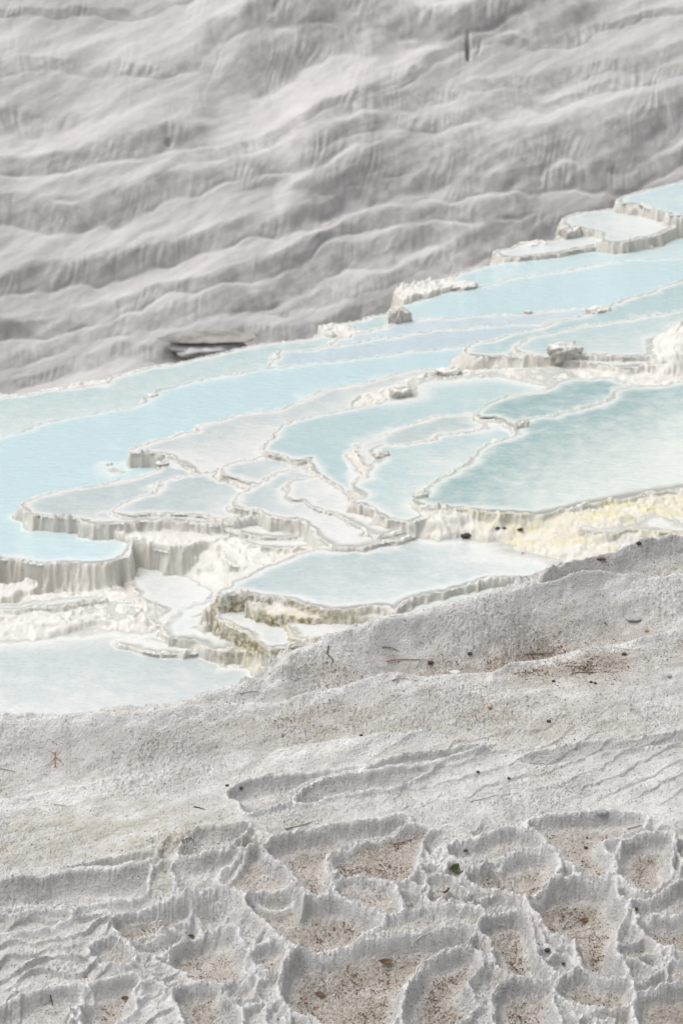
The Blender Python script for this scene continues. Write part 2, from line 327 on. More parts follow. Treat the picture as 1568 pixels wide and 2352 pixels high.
# name, level z, water kind (None = dry), depth of water, dam reach (m), wall slope, outline (photo pixels on the level)
MESAS = [
 ('apron', -10.020, None, .0, 1, 4, [(-400,1800),(-400,880),(0,905),(300,860),(700,785),(1100,640),(1568,480),(2000,380),(2000,1800)]),
 ('Pu0', -9.930, 'blue', .25, 1.2, 4, [(1039,653),(1049,633),(1084,620),(1140,606),(1209,598),(1280,588),(1369,570),(1440,550),(1500,530),(1568,500),(1990,380),(1990,760),(1150,760),(1060,668)]),
 ('Pu1', -9.890, 'blue', .5, 2.5, 4, [(918,712),(930,695),(966,688),(1014,673),(1060,666),(1109,658),(1184,638),(1284,623),(1384,605),(1470,598),(1568,592),(1990,560),(1990,820),(1000,800),(930,740)]),
 ('P0', -9.880, 'pale', .2, 1.0, 4, [(-400,960),(0,913),(120,898),(240,882),(250,876),(305,853),(410,833),(530,808),(548,802),(640,788),(725,776),(740,756),(800,740),(905,722),(905,760),(1000,900),(-400,1300)]),
 ('S1a', -9.840, 'lav', .2, .6, 4, [(760,790),(800,775),(830,765),(934,738),(984,733),(1134,726),(1209,719),(1304,711),(1399,702),(1484,690),(1600,700),(1600,900),(760,900)]),
 ('S1b', -9.790, 'lav', .3, 1.2, 4, [(640,812),(720,802),(784,793),(899,773),(984,762),(1100,752),(1224,743),(1400,740),(1500,900),(700,900)]),
 ('P1', -9.720, 'blue', .5, 2.4, 5, [(-400,1060),(0,1003),(100,973),(210,952),(320,933),(335,914),(350,910),(390,890),(525,860),(643,843),(784,828),(934,808),(1024,803),(1084,798),(1200,850),(1000,1000),(560,1120),(400,1260),(322,1240),(300,1252),(294,1266),(280,1280),(240,1290),(200,1293),(110,1293),(60,1289),(0,1284),(-400,1280)]),
 ('P1low', -9.860, None, .0, 1, 5, [(-400,1345),(0,1341),(60,1336),(90,1333),(84,1350),(60,1356),(0,1366),(-400,1380)]),
 ('base', -9.92, 'milk', .22, 1.25, 4, [(-400,1420),(0,1434),(120,1430),(250,1426),(380,1432),(480,1400),(700,1380),(900,1440),(760,1900),(-400,1900)]),
 ('chan', -9.90, 'milk', .07, .5, 4, [(262,1385),(330,1362),(300,1330),(330,1285),(420,1280),(520,1330),(560,1400),(400,1440),(340,1425)]),
 ('cast', -9.865, None, .0, 1, .5, [(-400,1400),(0,1398),(100,1372),(200,1358),(240,1356),(275,1366),(310,1380),(335,1400),(320,1422),(240,1420),(180,1428),(0,1432),(-400,1440)]),
 ('cstepa', -9.845, 'milk', .04, .3, 3, [(-400,1392),(0,1389),(90,1378),(170,1368),(230,1370),(215,1382),(90,1394),(0,1400),(-400,1404)]),
 ('cstepb', -9.875, 'milk', .04, .3, 3, [(185,1402),(230,1386),(290,1382),(322,1400),(300,1416),(225,1414)]),
 ('cstepc', -9.89, 'milk', .04, .3, 3, [(-400,1418),(0,1414),(100,1406),(180,1412),(165,1425),(0,1431),(-400,1434)]),
 ('cstepd', -9.625, 'milk', .04, .3, 4, [(505,1206),(560,1201),(640,1212),(690,1222),(640,1232),(560,1226),(520,1216)]),
 ('cstepe', -9.645, 'milk', .04, .3, 3, [(560,1242),(640,1238),(720,1238),(765,1250),(700,1260),(620,1260)]),
 ('cstepf', -9.71, 'milk', .04, .3, 3, [(515,1268),(560,1258),(610,1268),(600,1284),(555,1300),(525,1290)]),
 ('P13', -9.820, 'grey', .1, 0.25, 6, [(378,1446),(400,1421),(435,1391),(480,1382),(560,1380),(700,1420),(690,1500),(600,1500),(525,1494),(475,1487),(445,1467),(395,1464)]),
 ('P14', -9.890, 'milk', .05, 0.13, 6, [(278,1476),(300,1470),(360,1468),(430,1480),(440,1500),(360,1498),(330,1488),(290,1484)]),
 ('P12', -9.690, 'milk', .1, 0.25, 5, [(498,1412),(520,1400),(600,1390),(700,1400),(800,1420),(800,1500),(690,1482),(640,1486),(612,1484),(600,1472),(585,1461),(545,1446),(515,1426)]),
 ('P12b', -9.655, 'milk', .05, 0.17, 5, [(664,1426),(700,1408),(800,1400),(900,1420),(840,1470),(690,1470),(676,1452)]),
 ('P12c', -9.600, None, .05, .4, 5, [(572,1397),(590,1390),(700,1394),(800,1400),(905,1404),(900,1420),(840,1410),(690,1412),(600,1408)]),
 ('P11', -9.600, 'teal', .15, 1.2, 5, [(905,1400),(925,1382),(960,1366),(1060,1345),(1184,1320),(1300,1290),(1300,1500),(900,1500),(880,1420)]),
 ('P10', -9.545, 'grey', .35, .8, 4, [(500,1362),(515,1352),(540,1335),(570,1318),(640,1288),(740,1264),(820,1252),(900,1240),(960,1228),(1000,1217),(1060,1216),(1140,1216),(1240,1230),(1300,1260),(1250,1320),(1184,1322),(1060,1345),(960,1366),(925,1382),(905,1400),(895,1396),(850,1389),(780,1394),(740,1392),(700,1384),(640,1372),(560,1364)]),
 ('M2ledge', -9.660, None, .0, 1, 5, [(262,1212),(300,1209),(440,1208),(475,1204),(520,1190),(520,1230),(460,1240),(415,1250),(330,1240)]),
 ('M2', -9.590, 'milk', .25, 0.50, 5, [(63,1160),(70,1152),(80,1145),(100,1136),(150,1125),(220,1116),(295,1099),(355,1084),(372,1070),(425,1047),(480,1036),(560,1070),(600,1180),(500,1204),(400,1197),(330,1196),(280,1198),(240,1198),(220,1198),(170,1190),(140,1187),(100,1182),(72,1177)]),
 ('M3', -9.580, 'milk', .15, 0.42, 4, [(305,1040),(322,1026),(350,1014),(400,1000),(448,991),(452,983),(470,976),(540,958),(650,935),(740,900),(850,875),(900,860),(1000,850),(1050,900),(800,1050),(600,1160),(420,1060),(360,1042)]),
 ('M2b', -9.570, 'milk', .25, 0.50, 5, [(262,1176),(268,1168),(280,1158),(330,1138),(356,1130),(370,1108),(425,1093),(480,1085),(530,1075),(640,1090),(640,1180),(520,1192),(490,1187),(440,1181),(400,1180),(350,1180),(300,1180)]),
 ('casc', -9.655, None, .0, 1, .62, [(500,1196),(560,1188),(650,1200),(720,1215),(790,1250),(740,1262),(640,1286),(600,1290),(560,1262),(520,1240),(485,1220)]),
 ('M4', -9.525, 'milk', .2, 0.38, 5, [(514,1080),(520,1070),(530,1063),(560,1055),(590,1048),(600,1040),(605,1030),(625,1005),(660,980),(800,1000),(900,1100),(700,1160),(620,1125),(590,1118),(565,1108),(540,1096),(520,1088)]),
 ('M5', -9.515, 'milk', .2, 0.38, 4, [(540,1150),(548,1140),(565,1128),(600,1110),(650,1080),(780,1060),(900,1100),(960,1220),(860,1245),(785,1256),(760,1250),(740,1232),(715,1207),(690,1192),(640,1186),(610,1182),(590,1176),(570,1172),(548,1164)]),
 ('M6', -9.485, 'pale', .35, 1.1, 5, [(606,1034),(608,1024),(630,1000),(645,985),(672,968),(725,957),(784,944),(849,932),(890,918),(935,902),(938,880),(957,868),(1004,860),(1060,856),(1124,855),(1300,850),(1300,950),(1000,1120),(860,1180),(780,1120),(730,1085),(716,1060),(709,1050),(680,1052),(650,1049),(626,1041)]),
 ('M5b', -9.500, 'milk', .1, 0.25, 5, [(660,1130),(664,1112),(700,1100),(760,1090),(900,1110),(960,1200),(860,1230),(800,1190),(732,1168),(707,1161),(698,1149),(667,1147)]),
 ('beige', -9.480, None, .0, 1, .8, [(850,905),(935,880),(1004,856),(1124,848),(1250,842),(1420,838),(1500,820),(1600,800),(1900,800),(1900,960),(1300,960),(1260,885),(1124,858),(1000,864),(955,880),(940,902),(900,915)]),
 ('R1', -9.440, 'pale', .3, 1.0, 3, [(1074,801),(1134,778),(1194,763),(1234,753),(1284,738),(1349,723),(1404,702),(1484,671),(1568,645),(1990,540),(1990,830),(1568,838),(1400,838),(1264,822),(1180,818),(1084,814)]),
 ('R2', -9.400, 'pale', .2, .8, 3, [(1180,800),(1240,772),(1330,752),(1420,738),(1500,724),(1568,712),(1990,640),(1990,830),(1568,830),(1480,820),(1400,815),(1264,815)]),
 ('M7', -9.430, 'milk', .3, 0.29, 5, [(826,1027),(832,1018),(854,1013),(904,988),(944,972),(984,958),(1040,953),(1094,950),(1200,960),(1200,1100),(900,1100),(830,1042)]),
 ('M8', -9.420, 'pale', .25, 0.34, 5, [(858,1032),(884,1024),(940,1017),(999,1008),(1024,998),(1119,983),(1130,962),(1200,955),(1300,1000),(1200,1150),(1050,1165),(975,1190),(950,1200),(930,1200),(908,1194),(888,1188),(868,1172),(840,1160),(816,1154),(840,1140),(812,1118),(828,1102),(850,1095),(845,1084),(862,1066),(880,1050),(868,1044)]),
 ('shoal', -9.385, None, .0, 1, .26, [(1330,1172),(1400,1150),(1568,1116),(1990,1080),(1990,1300),(1568,1170),(1420,1185),(1350,1188)]),
 ('shoalL', -9.385, None, .0, 1, .7, [(985,1150),(1050,1155),(1120,1158),(1300,1160),(1300,1174),(1200,1178),(1100,1174),(1000,1170)]),
 ('mound', -9.21, None, .0, 1, .75, [(1560,752),(1590,735),(1700,690),(1800,690),(1700,760),(1570,775)]),
 ('T1', -9.68, 'blue', .2, .6, 5, [(1424,462),(1449,446),(1568,416),(1990,320),(1990,520),(1568,497),(1549,487),(1500,481),(1470,470),(1445,468)]),
 ('T2', -9.80, 'pale', .1, .5, 5, [(1300,518),(1309,494),(1424,480),(1480,470),(1560,500),(1500,540),(1400,553),(1375,535),(1330,522)]),
 ('T3', -9.88, 'pale', .1, .3, 5, [(1137,576),(1174,571),(1200,560),(1260,554),(1300,540),(1360,540),(1390,557),(1280,580),(1180,591),(1150,584)]),
 ('T4', -9.83, None, .0, .3, 5, [(918,658),(966,650),(1018,640),(1039,637),(1036,652),(1000,664),(950,676),(925,684)]),
 ('T5', -9.85, None, .0, .3, 5, [(732,752),(760,746),(800,752),(826,764),(780,768),(745,765)]),
 ('shoal2', -9.410, 'milk', .03, .6, 3, [(1340,1215),(1370,1200),(1420,1196),(1500,1186),(1700,1160),(1700,1250),(1568,1225),(1440,1218),(1400,1224)]),
 ('M9', -9.370, 'teal', .38, .60, 5, [(954,1145),(966,1136),(979,1128),(1004,1106),(1034,1084),(1079,1059),(1109,1030),(1125,1016),(1180,1000),(1188,978),(1219,963),(1294,948),(1349,933),(1400,912),(1414,897),(1459,890),(1568,880),(1990,830),(1990,1060),(1568,1122),(1480,1135),(1350,1158),(1230,1180),(1104,1174),(1050,1168),(974,1160)]),
 ('M9b', -9.390, 'teal', .4, .9, 5, [(1098,948),(1104,937),(1134,923),(1179,908),(1259,890),(1299,874),(1350,868),(1409,867),(1422,876),(1500,900),(1500,1000),(1219,980),(1154,962),(1110,958)]),
]
def build_mid():
    INNER = ('M3', 'M4', 'M5b', 'M6', 'M7', 'M8', 'M9b', 'P12b', 'P14', 'P13', 'shoal2', 'M2b', 'chan')
    MESAS.sort(key=lambda m: m[1])
    ys = [13.6]
    while ys[-1] < 47: ys.append(ys[-1]*(1.00062 if 18.0 < ys[-1] else 1.0014))
    ys = np.array(ys); a = np.arange(-.205, .2051, .00037)
    Aa, Y = np.meshgrid(a, ys); X = Aa*Y
    Y = Y.astype(np.float32); X = X.astype(np.float32)
    wx = .05*fbm(X*2.2, Y*2.2, 2, 101) + .010*fbm(X*9, Y*9, 2, 107)
    wy = .05*fbm(X*2.2, Y*2.2, 2, 111) + .010*fbm(X*9, Y*9, 2, 117)
    flute = .030*(1 - 2*np.abs(perlin(X*7, Y*4, 121))) + .012*(1 - 2*np.abs(perlin(X*20, Y*10, 127)))
    crust = fbm(X*1.9, Y*1.9, 3, 133) - .02
    lump = fbm(X*6, Y*6, 3, 131); lump2 = fbm(X*22, Y*22, 2, 137)
    qq, pp = .84*X - .54*Y, .54*X + .84*Y
    streak = .055*(1 - 2*np.abs(perlin(qq*6 + .6*lump, pp*1.3, 143))) + .020*perlin(qq*17, pp*3, 145)
    XW, YW = X + wx, Y + wy
    bed = .014*lump + .022*fbm(qq*.9, pp*2.2, 3, 171) + .004*lump2
    fA = fbm(qq*.55 + .25*lump, pp*1.5, 2, 173); fB = fbm(qq*.8 + .2*lump + 9, pp*1.9 + 3, 2, 177)
    micro = .026*np.clip(.4 + 2.2*fbm(X*.7, Y*.7, 2, 179), 0, 1.2)*np.maximum(np.exp(-(fA/.05)**2), .8*np.exp(-((fB - .1)/.045)**2))*(.6 + .8*crust + .4*lump)
    def dam_side(poly):
        N = len(poly); area = np.sum(poly[:, 0]*np.roll(poly[:, 1], -1) - np.roll(poly[:, 0], -1)*poly[:, 1]); sg = 1 if area > 0 else -1; sel = []
        for i in range(N - 1):
            dx, dy = poly[i+1] - poly[i]; l = math.hypot(dx, dy) + 1e-9
            sel.append((sg*dy/l)*(-.45) + (-sg*dx/l)*.89 > .15)
        return sel
    H = np.full(X.shape, -30., np.float32); wall = np.zeros_like(H); S = {}
    for name, z, kind, dep, reach, k, P in MESAS:
        P = np.array(P, float); px, py = at_z(P[:, 0], P[:, 1], z)
        poly = smooth_poly(np.stack([px, py], 1), 4)
        if k < 1: poly = smooth_poly(np.stack([px, py], 1), 3)
        s = sdf(XW, YW, poly, 2.5 if k < 1 else 1.0)
        S[name] = (s, poly)
        s = s + flute*np.exp(-np.clip(s, 0, None)/.05)
        if k < 1:      # a slope built of little spilling terraces
            fall = np.clip(-s, 0, None)*k
            ph = fall*10 + .22*lump + .9*fbm(X*1.5 - .8*Y, Y*3.2, 2, 141)
            st = (np.floor(ph) + sstep(.35, 1, ph - np.floor(ph)))/10 - (.4 if 'shoal' in name else .35)*streak*sstep(0, .1, -s)
            h = z - .62*fall - .38*st*1.0 + .005*lump + .0015*lump2
            h = np.where(s > 0, z + .012*lump + .004*lump2 + .45*bed + .8*micro - .015, h)
            h = np.where(s < -2.2, -30, h)
        else:
            fall = np.clip(-s, 0, None)
            inner = name in INNER
            gap = np.clip(-crust*2.2 - .1, 0, 1)*(.016 if inner else .004)
            h = z + .005 - gap - k*fall*(np.clip(.55 + 1.4*crust + .4*lump, .20, 1.3) if inner else np.clip(.62 + .9*crust + .5*lump, .35, 1.3)) + .012*lump*np.exp(-fall/.1)
            rimw = .012 + .13*np.clip(crust + .3*lump, 0, 1)
            rim = (.004 + .012*np.clip(lump, 0, None) + .042*np.clip(crust + .25*lump, 0, 1)*(.7 + .8*lump2))*np.exp(-(np.clip(s - .010, 0, None)/rimw)**2)
            if kind:
                dd = np.full(X.shape, 9., np.float32); ins = s > .0; sel = dam_side(poly)
                if any(sel) and ins.any(): dd[ins] = seg_dist(XW[ins], YW[ins], poly, False, sel)
                dd = np.abs(dd)
                far_ = np.exp(-(dd/(reach*1.15 + .12))**1.2)
                D_ = dep*(.10 + .95*far_) + .012
                rim = rim*(1 - .75*np.exp(-(dd/.09)**2))
                bowl = -D_*sstep(.0, .10 + .22*dep, s)*(1 + .35*lump) + bed*sstep(.02, .12, s)*(1 - .6*far_) + micro*(.5 if dep < .3 else .9)*sstep(.05, .2, s)*(1 - far_)
            else: bowl = -.01 + .012*lump + .005*lump2
            h = np.where(s > 0, z + rim - gap*np.exp(-(np.clip(s, 0, None)/.06)**2) + bowl, h)
            h = np.where(s < -2.0, -30, h)
        wm = sstep(0, .015, -s)*(1. if k > 1 else .22)
        wall = np.where(h > H, wm, wall)
        H = np.maximum(H, h) if k < 1 else np.where(s > .02, h, np.maximum(H, h))
    # everything beyond the outermost rim falls away to the valley
    H = np.maximum(H, -34)
    u, v = project(X, Y, H)
    yel = np.clip(sstep(900, 1250, u)*sstep(1120, 1155, v)*(1 - sstep(1245, 1300, v)) *1.0
                  + .8*sstep(470, 560, u)*(1 - sstep(800, 900, u))*sstep(1385, 1410, v)
                  + .8*sstep(200, 420, u)*(1 - sstep(640, 700, u))*sstep(1490, 1550, v), 0, 1)
    alg = np.clip(sstep(470, 500, u)*(1 - sstep(640, 950, u))*sstep(1352, 1366, v)*(1 - sstep(1500, 1520, v))
                  + .5*sstep(1060, 1250, u)*sstep(1180, 1200, v)*(1 - sstep(1250, 1270, v))*sstep(.25, .6, fbm(X*3, Y*3, 3, 151)), 0, 1)
    o = grid_mesh('pool_terrace', X, Y, H, M_MID, {'wall': wall, 'yellow': yel, 'algae': alg*(.15 + .85*wall)})
    tag(o, 'white stepped travertine terraces holding the turquoise pools', None, None, 'structure')
    # base pond in the lower left
    lab = {'base':'shallow cloudy pond in front of the lowest terrace', 'chan':'shallow clear channel below the spilling cascade', 'P1':'wide sky blue pool on the left', 'P0':'pale cyan strip of water along the far edge', 'M9':'large rippled teal pool on the right',
           'M9b':'small dark teal pool behind the big one', 'P10':'grey blue pool in the middle behind the dry ridge', 'M6':'cyan pool in the centre',
           'Pu1':'long bright blue pool at the upper right', 'Pu0':'narrow far blue pool at the upper right', 'P11':'narrow rippled pool touching the dry ridge'}
    r2 = slice(None, None, 2)
    DSC = dict(blue=.16, pale=.15, teal=.26, grey=.20, milk=.13, lav=.13)
    def sheet(name, z, s, kind, reach, poly, lab, full=False):
        Xs, Ys, ss, Hs = X[r2, r2], Y[r2, r2], s[r2, r2], H[r2, r2]
        ok = (ss > -.012) & (Hs < z + .07)
        kp = ok[:-1, :-1] | ok[1:, :-1] | ok[:-1, 1:] | ok[1:, 1:]
        kp &= (ss[:-1, :-1] > -.05) & (ss[1:, 1:] > -.05)
        if kp.sum() < 20: return
        dp = 1 - np.exp(-np.clip(z - Hs, 0, None)/DSC[kind])
        o = grid_mesh('pool_water', Xs, Ys, np.full(Xs.shape, z), WATERS[kind], {'depth': dp}, kp)
        tag(o, lab, None, None, 'structure')
    for name, z, kind, dep, reach, k, P in MESAS:
        if kind:
            s, poly = S[name]
            sheet(name, z, s, kind, reach, poly, lab.get(name, 'shallow milky water lying in a small terrace basin'))
    return a, ys, H
MA, MY, MH = build_mid()

# ================================================================== 3. NEAR DRY TERRACE
CTRL = [(-300,1665,-5.75),(0,1640,-5.70),(250,1626,-5.70),(380,1616,-5.68),(555,1566,-5.62),(650,1531,-5.60),(670,1501,-5.575),(700,1476,-5.55),(760,1452,-5.52),(900,1418,-5.49),
 (1050,1386,-5.45),(1180,1350,-5.42),(1235,1300,-5.37),(1380,1260,-5.35),(1568,1215,-5.33),(1850,1150,-5.3),(1340,1312,-5.40),(1568,1316,-5.42),(1200,1345,-5.425),
 (884,1556,-5.62),(1049,1558,-5.62),(1179,1528,-5.61),(1334,1496,-5.595),(1464,1476,-5.58),(1568,1451,-5.56),(725,1596,-5.66),(525,1628,-5.70),
 (950,1540,-5.665),(1100,1538,-5.66),(1250,1500,-5.645),(1400,1465,-5.615),(900,1490,-5.61),(1300,1420,-5.55),(1500,1400,-5.53),
 (800,1650,-5.69),(1200,1650,-5.68),(1568,1600,-5.66),(1000,1750,-5.76),(1400,1750,-5.74),(1700,1700,-5.72),(1000,1850,-5.8),(1300,1850,-5.79),(1568,1850,-5.77),
 (0,1720,-5.80),(300,1720,-5.79),(550,1700,-5.77),(0,1800,-5.87),(300,1800,-5.87),(500,1780,-5.84),(200,1900,-5.91),(0,1980,-5.94),(350,1900,-5.89),(400,1850,-5.86),(500,1850,-5.83),
 (370,1955,-5.89),(400,1985,-5.90),(430,2040,-5.93),(500,2035,-5.93),(560,2070,-5.94),(325,2085,-6.02),(430,2103,-6.04),(500,2115,-6.04),
 (0,2095,-6.02),(180,2092,-6.02),(0,2200,-6.07),(200,2200,-6.06),(0,2352,-6.14),(300,2352,-6.13),(300,2150,-6.04),(600,2200,-6.02),(600,2352,-6.1),
 (900,2100,-5.93),(900,2352,-6.08),(1200,2100,-5.92),(1200,2352,-6.06),(1500,2100,-5.91),(1568,2352,-6.05),(1100,1980,-5.87),(1400,1980,-5.86),(750,1950,-5.87),(700,2040,-5.9),
 (-300,2352,-6.15),(-300,2000,-5.96),(1850,2352,-6.05),(1850,1900,-5.8),(1850,1500,-5.6),(800,2600,-6.2),(-300,2600,-6.28),(1850,2600,-6.18)]
cx, cy = at_z(np.array([c[0] for c in CTRL]), np.array([c[1] for c in CTRL]), np.array([c[2] for c in CTRL]))
cz = np.array([c[2] for c in CTRL])
def _U(r2): return np.where(r2 > 1e-12, r2*np.log(np.maximum(r2, 1e-12)), 0)
nC = len(CTRL)
Km = _U((cx[:, None]-cx)**2 + (cy[:, None]-cy)**2) + np.eye(nC)*2e-3
Pm = np.stack([np.ones(nC), cx, cy], 1)
sol = np.linalg.solve(np.block([[Km, Pm], [Pm.T, np.zeros((3, 3))]]), np.concatenate([cz, np.zeros(3)]))
def tps(x, y):
    out = (sol[nC] + sol[nC+1]*x + sol[nC+2]*y).astype(np.float32)
    for i in range(nC):
        r2 = ((x - cx[i])**2 + (y - cy[i])**2).astype(np.float32)
        out += np.float32(sol[i])*_U(r2)
    return out
def on_base(u, v):
    """world points where photo pixels meet the smooth base surface"""
    u = np.asarray(u, float); v = np.asarray(v, float); dx, dy, dz = ray(u, v)
    lo = 4.0/np.abs(dz); hi = 7.5/np.abs(dz)
    ts = np.linspace(0, 1, 160)[:, None]; T = lo + (hi - lo)*ts
    f = T*dz - tps(T*dx, T*dy)
    k = np.argmax(f < 0, axis=0); j = np.arange(len(u)); k = np.maximum(k, 1)
    f0, f1 = f[k-1, j], f[k, j]; t = T[k-1, j] + (T[k, j] - T[k-1, j])*f0/(f0 - f1 + 1e-9)
    return t*dx, t*dy
# basins: (depth m, wall width m, litter 0..1, outline)
BAS = [
 (.07,.10,.1,[(518,1830),(545,1811),(600,1793),(700,1776),(790,1764),(850,1758),(784,1776),(735,1793),(700,1806),(670,1828),(662,1850),(610,1866),(565,1875),(545,1850)]),
 (.06,.10,.1,[(677,1848),(684,1830),(712,1810),(790,1781),(870,1767),(960,1757),(1010,1755),(1000,1768),(955,1790),(900,1812),(850,1818),(784,1830),(720,1845)]),
 (.07,.09,.1,[(420,1944),(450,1914),(525,1901),(575,1899),(565,1919),(535,1940),(520,1955),(465,1968),(415,1975)]),
 (.08,.08,.15,[(408,1989),(465,1977),(525,1961),(550,1967),(530,1989),(505,2012),(490,2024),(470,2036),(425,2036),(415,2014)]),
 (.11,.07,.7,[(618,1948),(655,1931),(725,1914),(784,1906),(850,1895),(925,1885),(884,1909),(834,1919),(800,1935),(762,1952),(748,1971),(750,1999),(745,2040),(735,2052),(715,2044),(690,2019),(670,1994),(630,1966)]),
 (.08,.05,.75,[(762,1990),(770,1966),(795,1949),(814,1938),(849,1923),(914,1908),(974,1906),(962,1934),(951,1974),(946,1999),(909,2022),(879,2012),(814,2011),(775,2006)]),
 (.09,.06,.5,[(510,2010),(540,1985),(562,1968),(590,1958),(602,1980),(650,2007),(655,2030),(663,2048),(640,2058),(590,2046),(560,2043),(530,2035)]),
 (.05,.04,.5,[(790,2027),(850,2030),(885,2038),(900,2060),(905,2088),(880,2092),(850,2082),(820,2068),(790,2054)]),
 (.14,.06,.75,[(578,2065),(610,2052),(655,2049),(682,2058),(694,2090),(720,2068),(784,2072),(830,2092),(870,2108),(840,2128),(829,2142),(790,2160),(715,2172),(655,2147),(630,2122),(585,2084)]),
 (.16,.08,.9,[(678,2203),(700,2187),(784,2168),(834,2156),(950,2151),(1034,2142),(1072,2138),(1060,2160),(1000,2188),(970,2209),(945,2240),(915,2270),(905,2320),(880,2365),(784,2375),(735,2340),(690,2325),(660,2290),(658,2245)]),
 (.05,.05,.3,[(842,2137),(870,2123),(934,2106),(1020,2098),(1086,2101),(1096,2110),(1075,2122),(1034,2128),(950,2136),(860,2142)]),
 (.07,.06,.25,[(1034,1954),(1094,1939),(1159,1918),(1210,1924),(1243,1942),(1184,1954),(1144,1972),(1134,1982),(1080,1978)]),
 (.11,.07,.7,[(1084,2012),(1116,2001),(1156,1979),(1204,1964),(1252,1954),(1268,1980),(1265,2014),(1224,2052),(1190,2056),(1160,2046),(1104,2034)]),
 (.07,.06,.65,[(1224,1898),(1284,1887),(1374,1882),(1470,1882),(1455,1907),(1384,1924),(1370,1950),(1398,1984),(1392,2010),(1344,2012),(1332,1990),(1286,1952),(1261,1922)]),
 (.18,.08,.9,[(1218,2066),(1284,2036),(1349,2024),(1397,2028),(1405,2064),(1422,2084),(1420,2114),(1408,2144),(1400,2189),(1425,2235),(1360,2230),(1336,2189),(1332,2160),(1284,2144),(1251,2109)]),
 (.10,.05,.9,[(1109,2131),(1169,2112),(1197,2117),(1209,2144),(1212,2179),(1222,2214),(1252,2234),(1209,2242),(1159,2227),(1146,2199),(1136,2164)]),
 (.10,.07,.85,[(1431,1964),(1461,1936),(1527,1926),(1532,1949),(1522,1979),(1527,2009),(1484,2042),(1456,2032),(1426,2004)]),
 (.09,.06,.6,[(1458,2082),(1490,2074),(1524,2064),(1580,2035),(1640,2040),(1640,2090),(1500,2098),(1480,2110)]),
 (.10,.07,.85,[(1481,2136),(1496,2116),(1568,2111),(1640,2115),(1640,2185),(1568,2181),(1511,2162)]),
 (.10,.07,.85,[(1471,2306),(1512,2292),(1568,2272),(1650,2262),(1650,2380),(1500,2380)]),
 (.10,.06,.9,[(1286,2260),(1324,2243),(1384,2252),(1432,2256),(1437,2284),(1447,2302),(1384,2312),(1326,2302),(1292,2285)]),
 (.11,.06,.8,[(1156,2274),(1209,2261),(1267,2246),(1257,2269),(1257,2314),(1274,2372),(1164,2372),(1146,2314)]),
 (.12,.07,.85,[(946,2290),(971,2242),(982,2214),(1034,2193),(1082,2192),(1092,2229),(1064,2262),(1074,2294),(1082,2319),(1034,2356),(951,2362),(936,2314)]),
 (.10,.06,.65,[(373,2212),(392,2196),(450,2172),(525,2148),(533,2164),(548,2189),(568,2212),(563,2242),(530,2257),(450,2252),(432,2237),(392,2222)]),
 (.05,.05,.3,[(317,2169),(352,2156),(433,2137),(443,2154),(415,2162),(380,2182),(370,2195),(327,2192)]),
 (.06,.05,.6,[(272,2128),(310,2110),(418,2105),(418,2123),(365,2138),(330,2153),(300,2158)]),
 (.07,.06,.5,[(217,2184),(260,2167),(293,2189),(298,2207),(280,2216),(247,2212),(222,2197)]),
 (.09,.07,.6,[(207,2284),(260,2266),(308,2256),(303,2274),(298,2304),(288,2334),(210,2370),(202,2314)]),
 (.07,.07,.3,[(-60,2340),(0,2334),(50,2316),(115,2291),(193,2286),(188,2304),(150,2329),(130,2370),(-60,2380)]),
 (.10,.06,.6,[(407,2294),(432,2276),(488,2271),(508,2289),(503,2309),(538,2334),(533,2370),(450,2370),(422,2319)]),
 (.05,.03,.3,[(320,2274),(345,2268),(365,2282),(350,2294),(322,2290)]),
 (.06,.04,.4,[(522,2284),(547,2266),(573,2256),(568,2284),(553,2294),(532,2292)]),
 (.07,.05,.7,[(577,2214),(602,2191),(638,2173),(646,2194),(628,2227),(602,2220)]),
 (.10,.10,.05,[(-160,2034),(0,2026),(120,2015),(225,2006),(340,1993),(340,2030),(322,2068),(200,2085),(100,2088),(0,2091),(-160,2096)]),
 (.035,.10,.05,[(135,2008),(200,1991),(300,1969),(362,1964),(348,1984),(230,1998)]),
 (.05,.12,.5,[(1240,1302),(1300,1272),(1400,1248),(1500,1232),(1600,1222),(1640,1290),(1568,1308),(1400,1308),(1320,1318),(1225,1335)]),
 (.05,.14,.15,[(1185,1745),(1260,1722),(1340,1706),(1430,1700),(1568,1680),(1700,1660),(1700,1700),(1568,1712),(1450,1722),(1330,1745),(1240,1760)]),
 (.03,.10,.1,[(820,1775),(900,1740),(1000,1725),(1120,1712),(1060,1738),(960,1752),(880,1768)]),
 (.03,.08,.1,[(-200,2130),(0,2120),(80,2112),(150,2105),(120,2125),(60,2140),(0,2150),(-200,2160)]),
]
LIPS = [ # (fall behind the lip m, reach m, polyline)
 (.045,.45,[(640,1612),(725,1596),(784,1584),(884,1556),(960,1561),(1049,1558),(1129,1551),(1179,1528),(1244,1519),(1334,1496),(1400,1486),(1464,1476),(1568,1451),(1850,1400)]),
 (.035,.25,[(1150,1358),(1200,1345),(1265,1338),(1310,1318),(1345,1311),(1400,1314),(1470,1318),(1568,1316),(1800,1300)]),
 (.02,.12,[(-300,1680),(0,1663),(150,1650),(300,1640),(420,1633),(525,1629),(625,1616),(700,1602)]),
 (.016,.25,[(560,1790),(605,1748),(640,1722),(700,1708),(784,1696),(900,1684),(1050,1672)]),
 (.012,.2,[(-300,1850),(0,1838),(150,1815),(240,1795),(330,1780),(420,1762)]),
]
RIDGE = [(-420,1672),(-300,1662),(0,1640),(120,1634),(250,1626),(380,1616),(450,1598),(555,1566),(635,1546),(650,1531),(668,1501),(700,1476),(760,1452),(830,1436),(900,1418),(1050,1386),(1180,1350),(1215,1320),(1235,1302),(1300,1280),(1380,1260),(1470,1240),(1568,1215),(1850,1150),(2000,1120)]
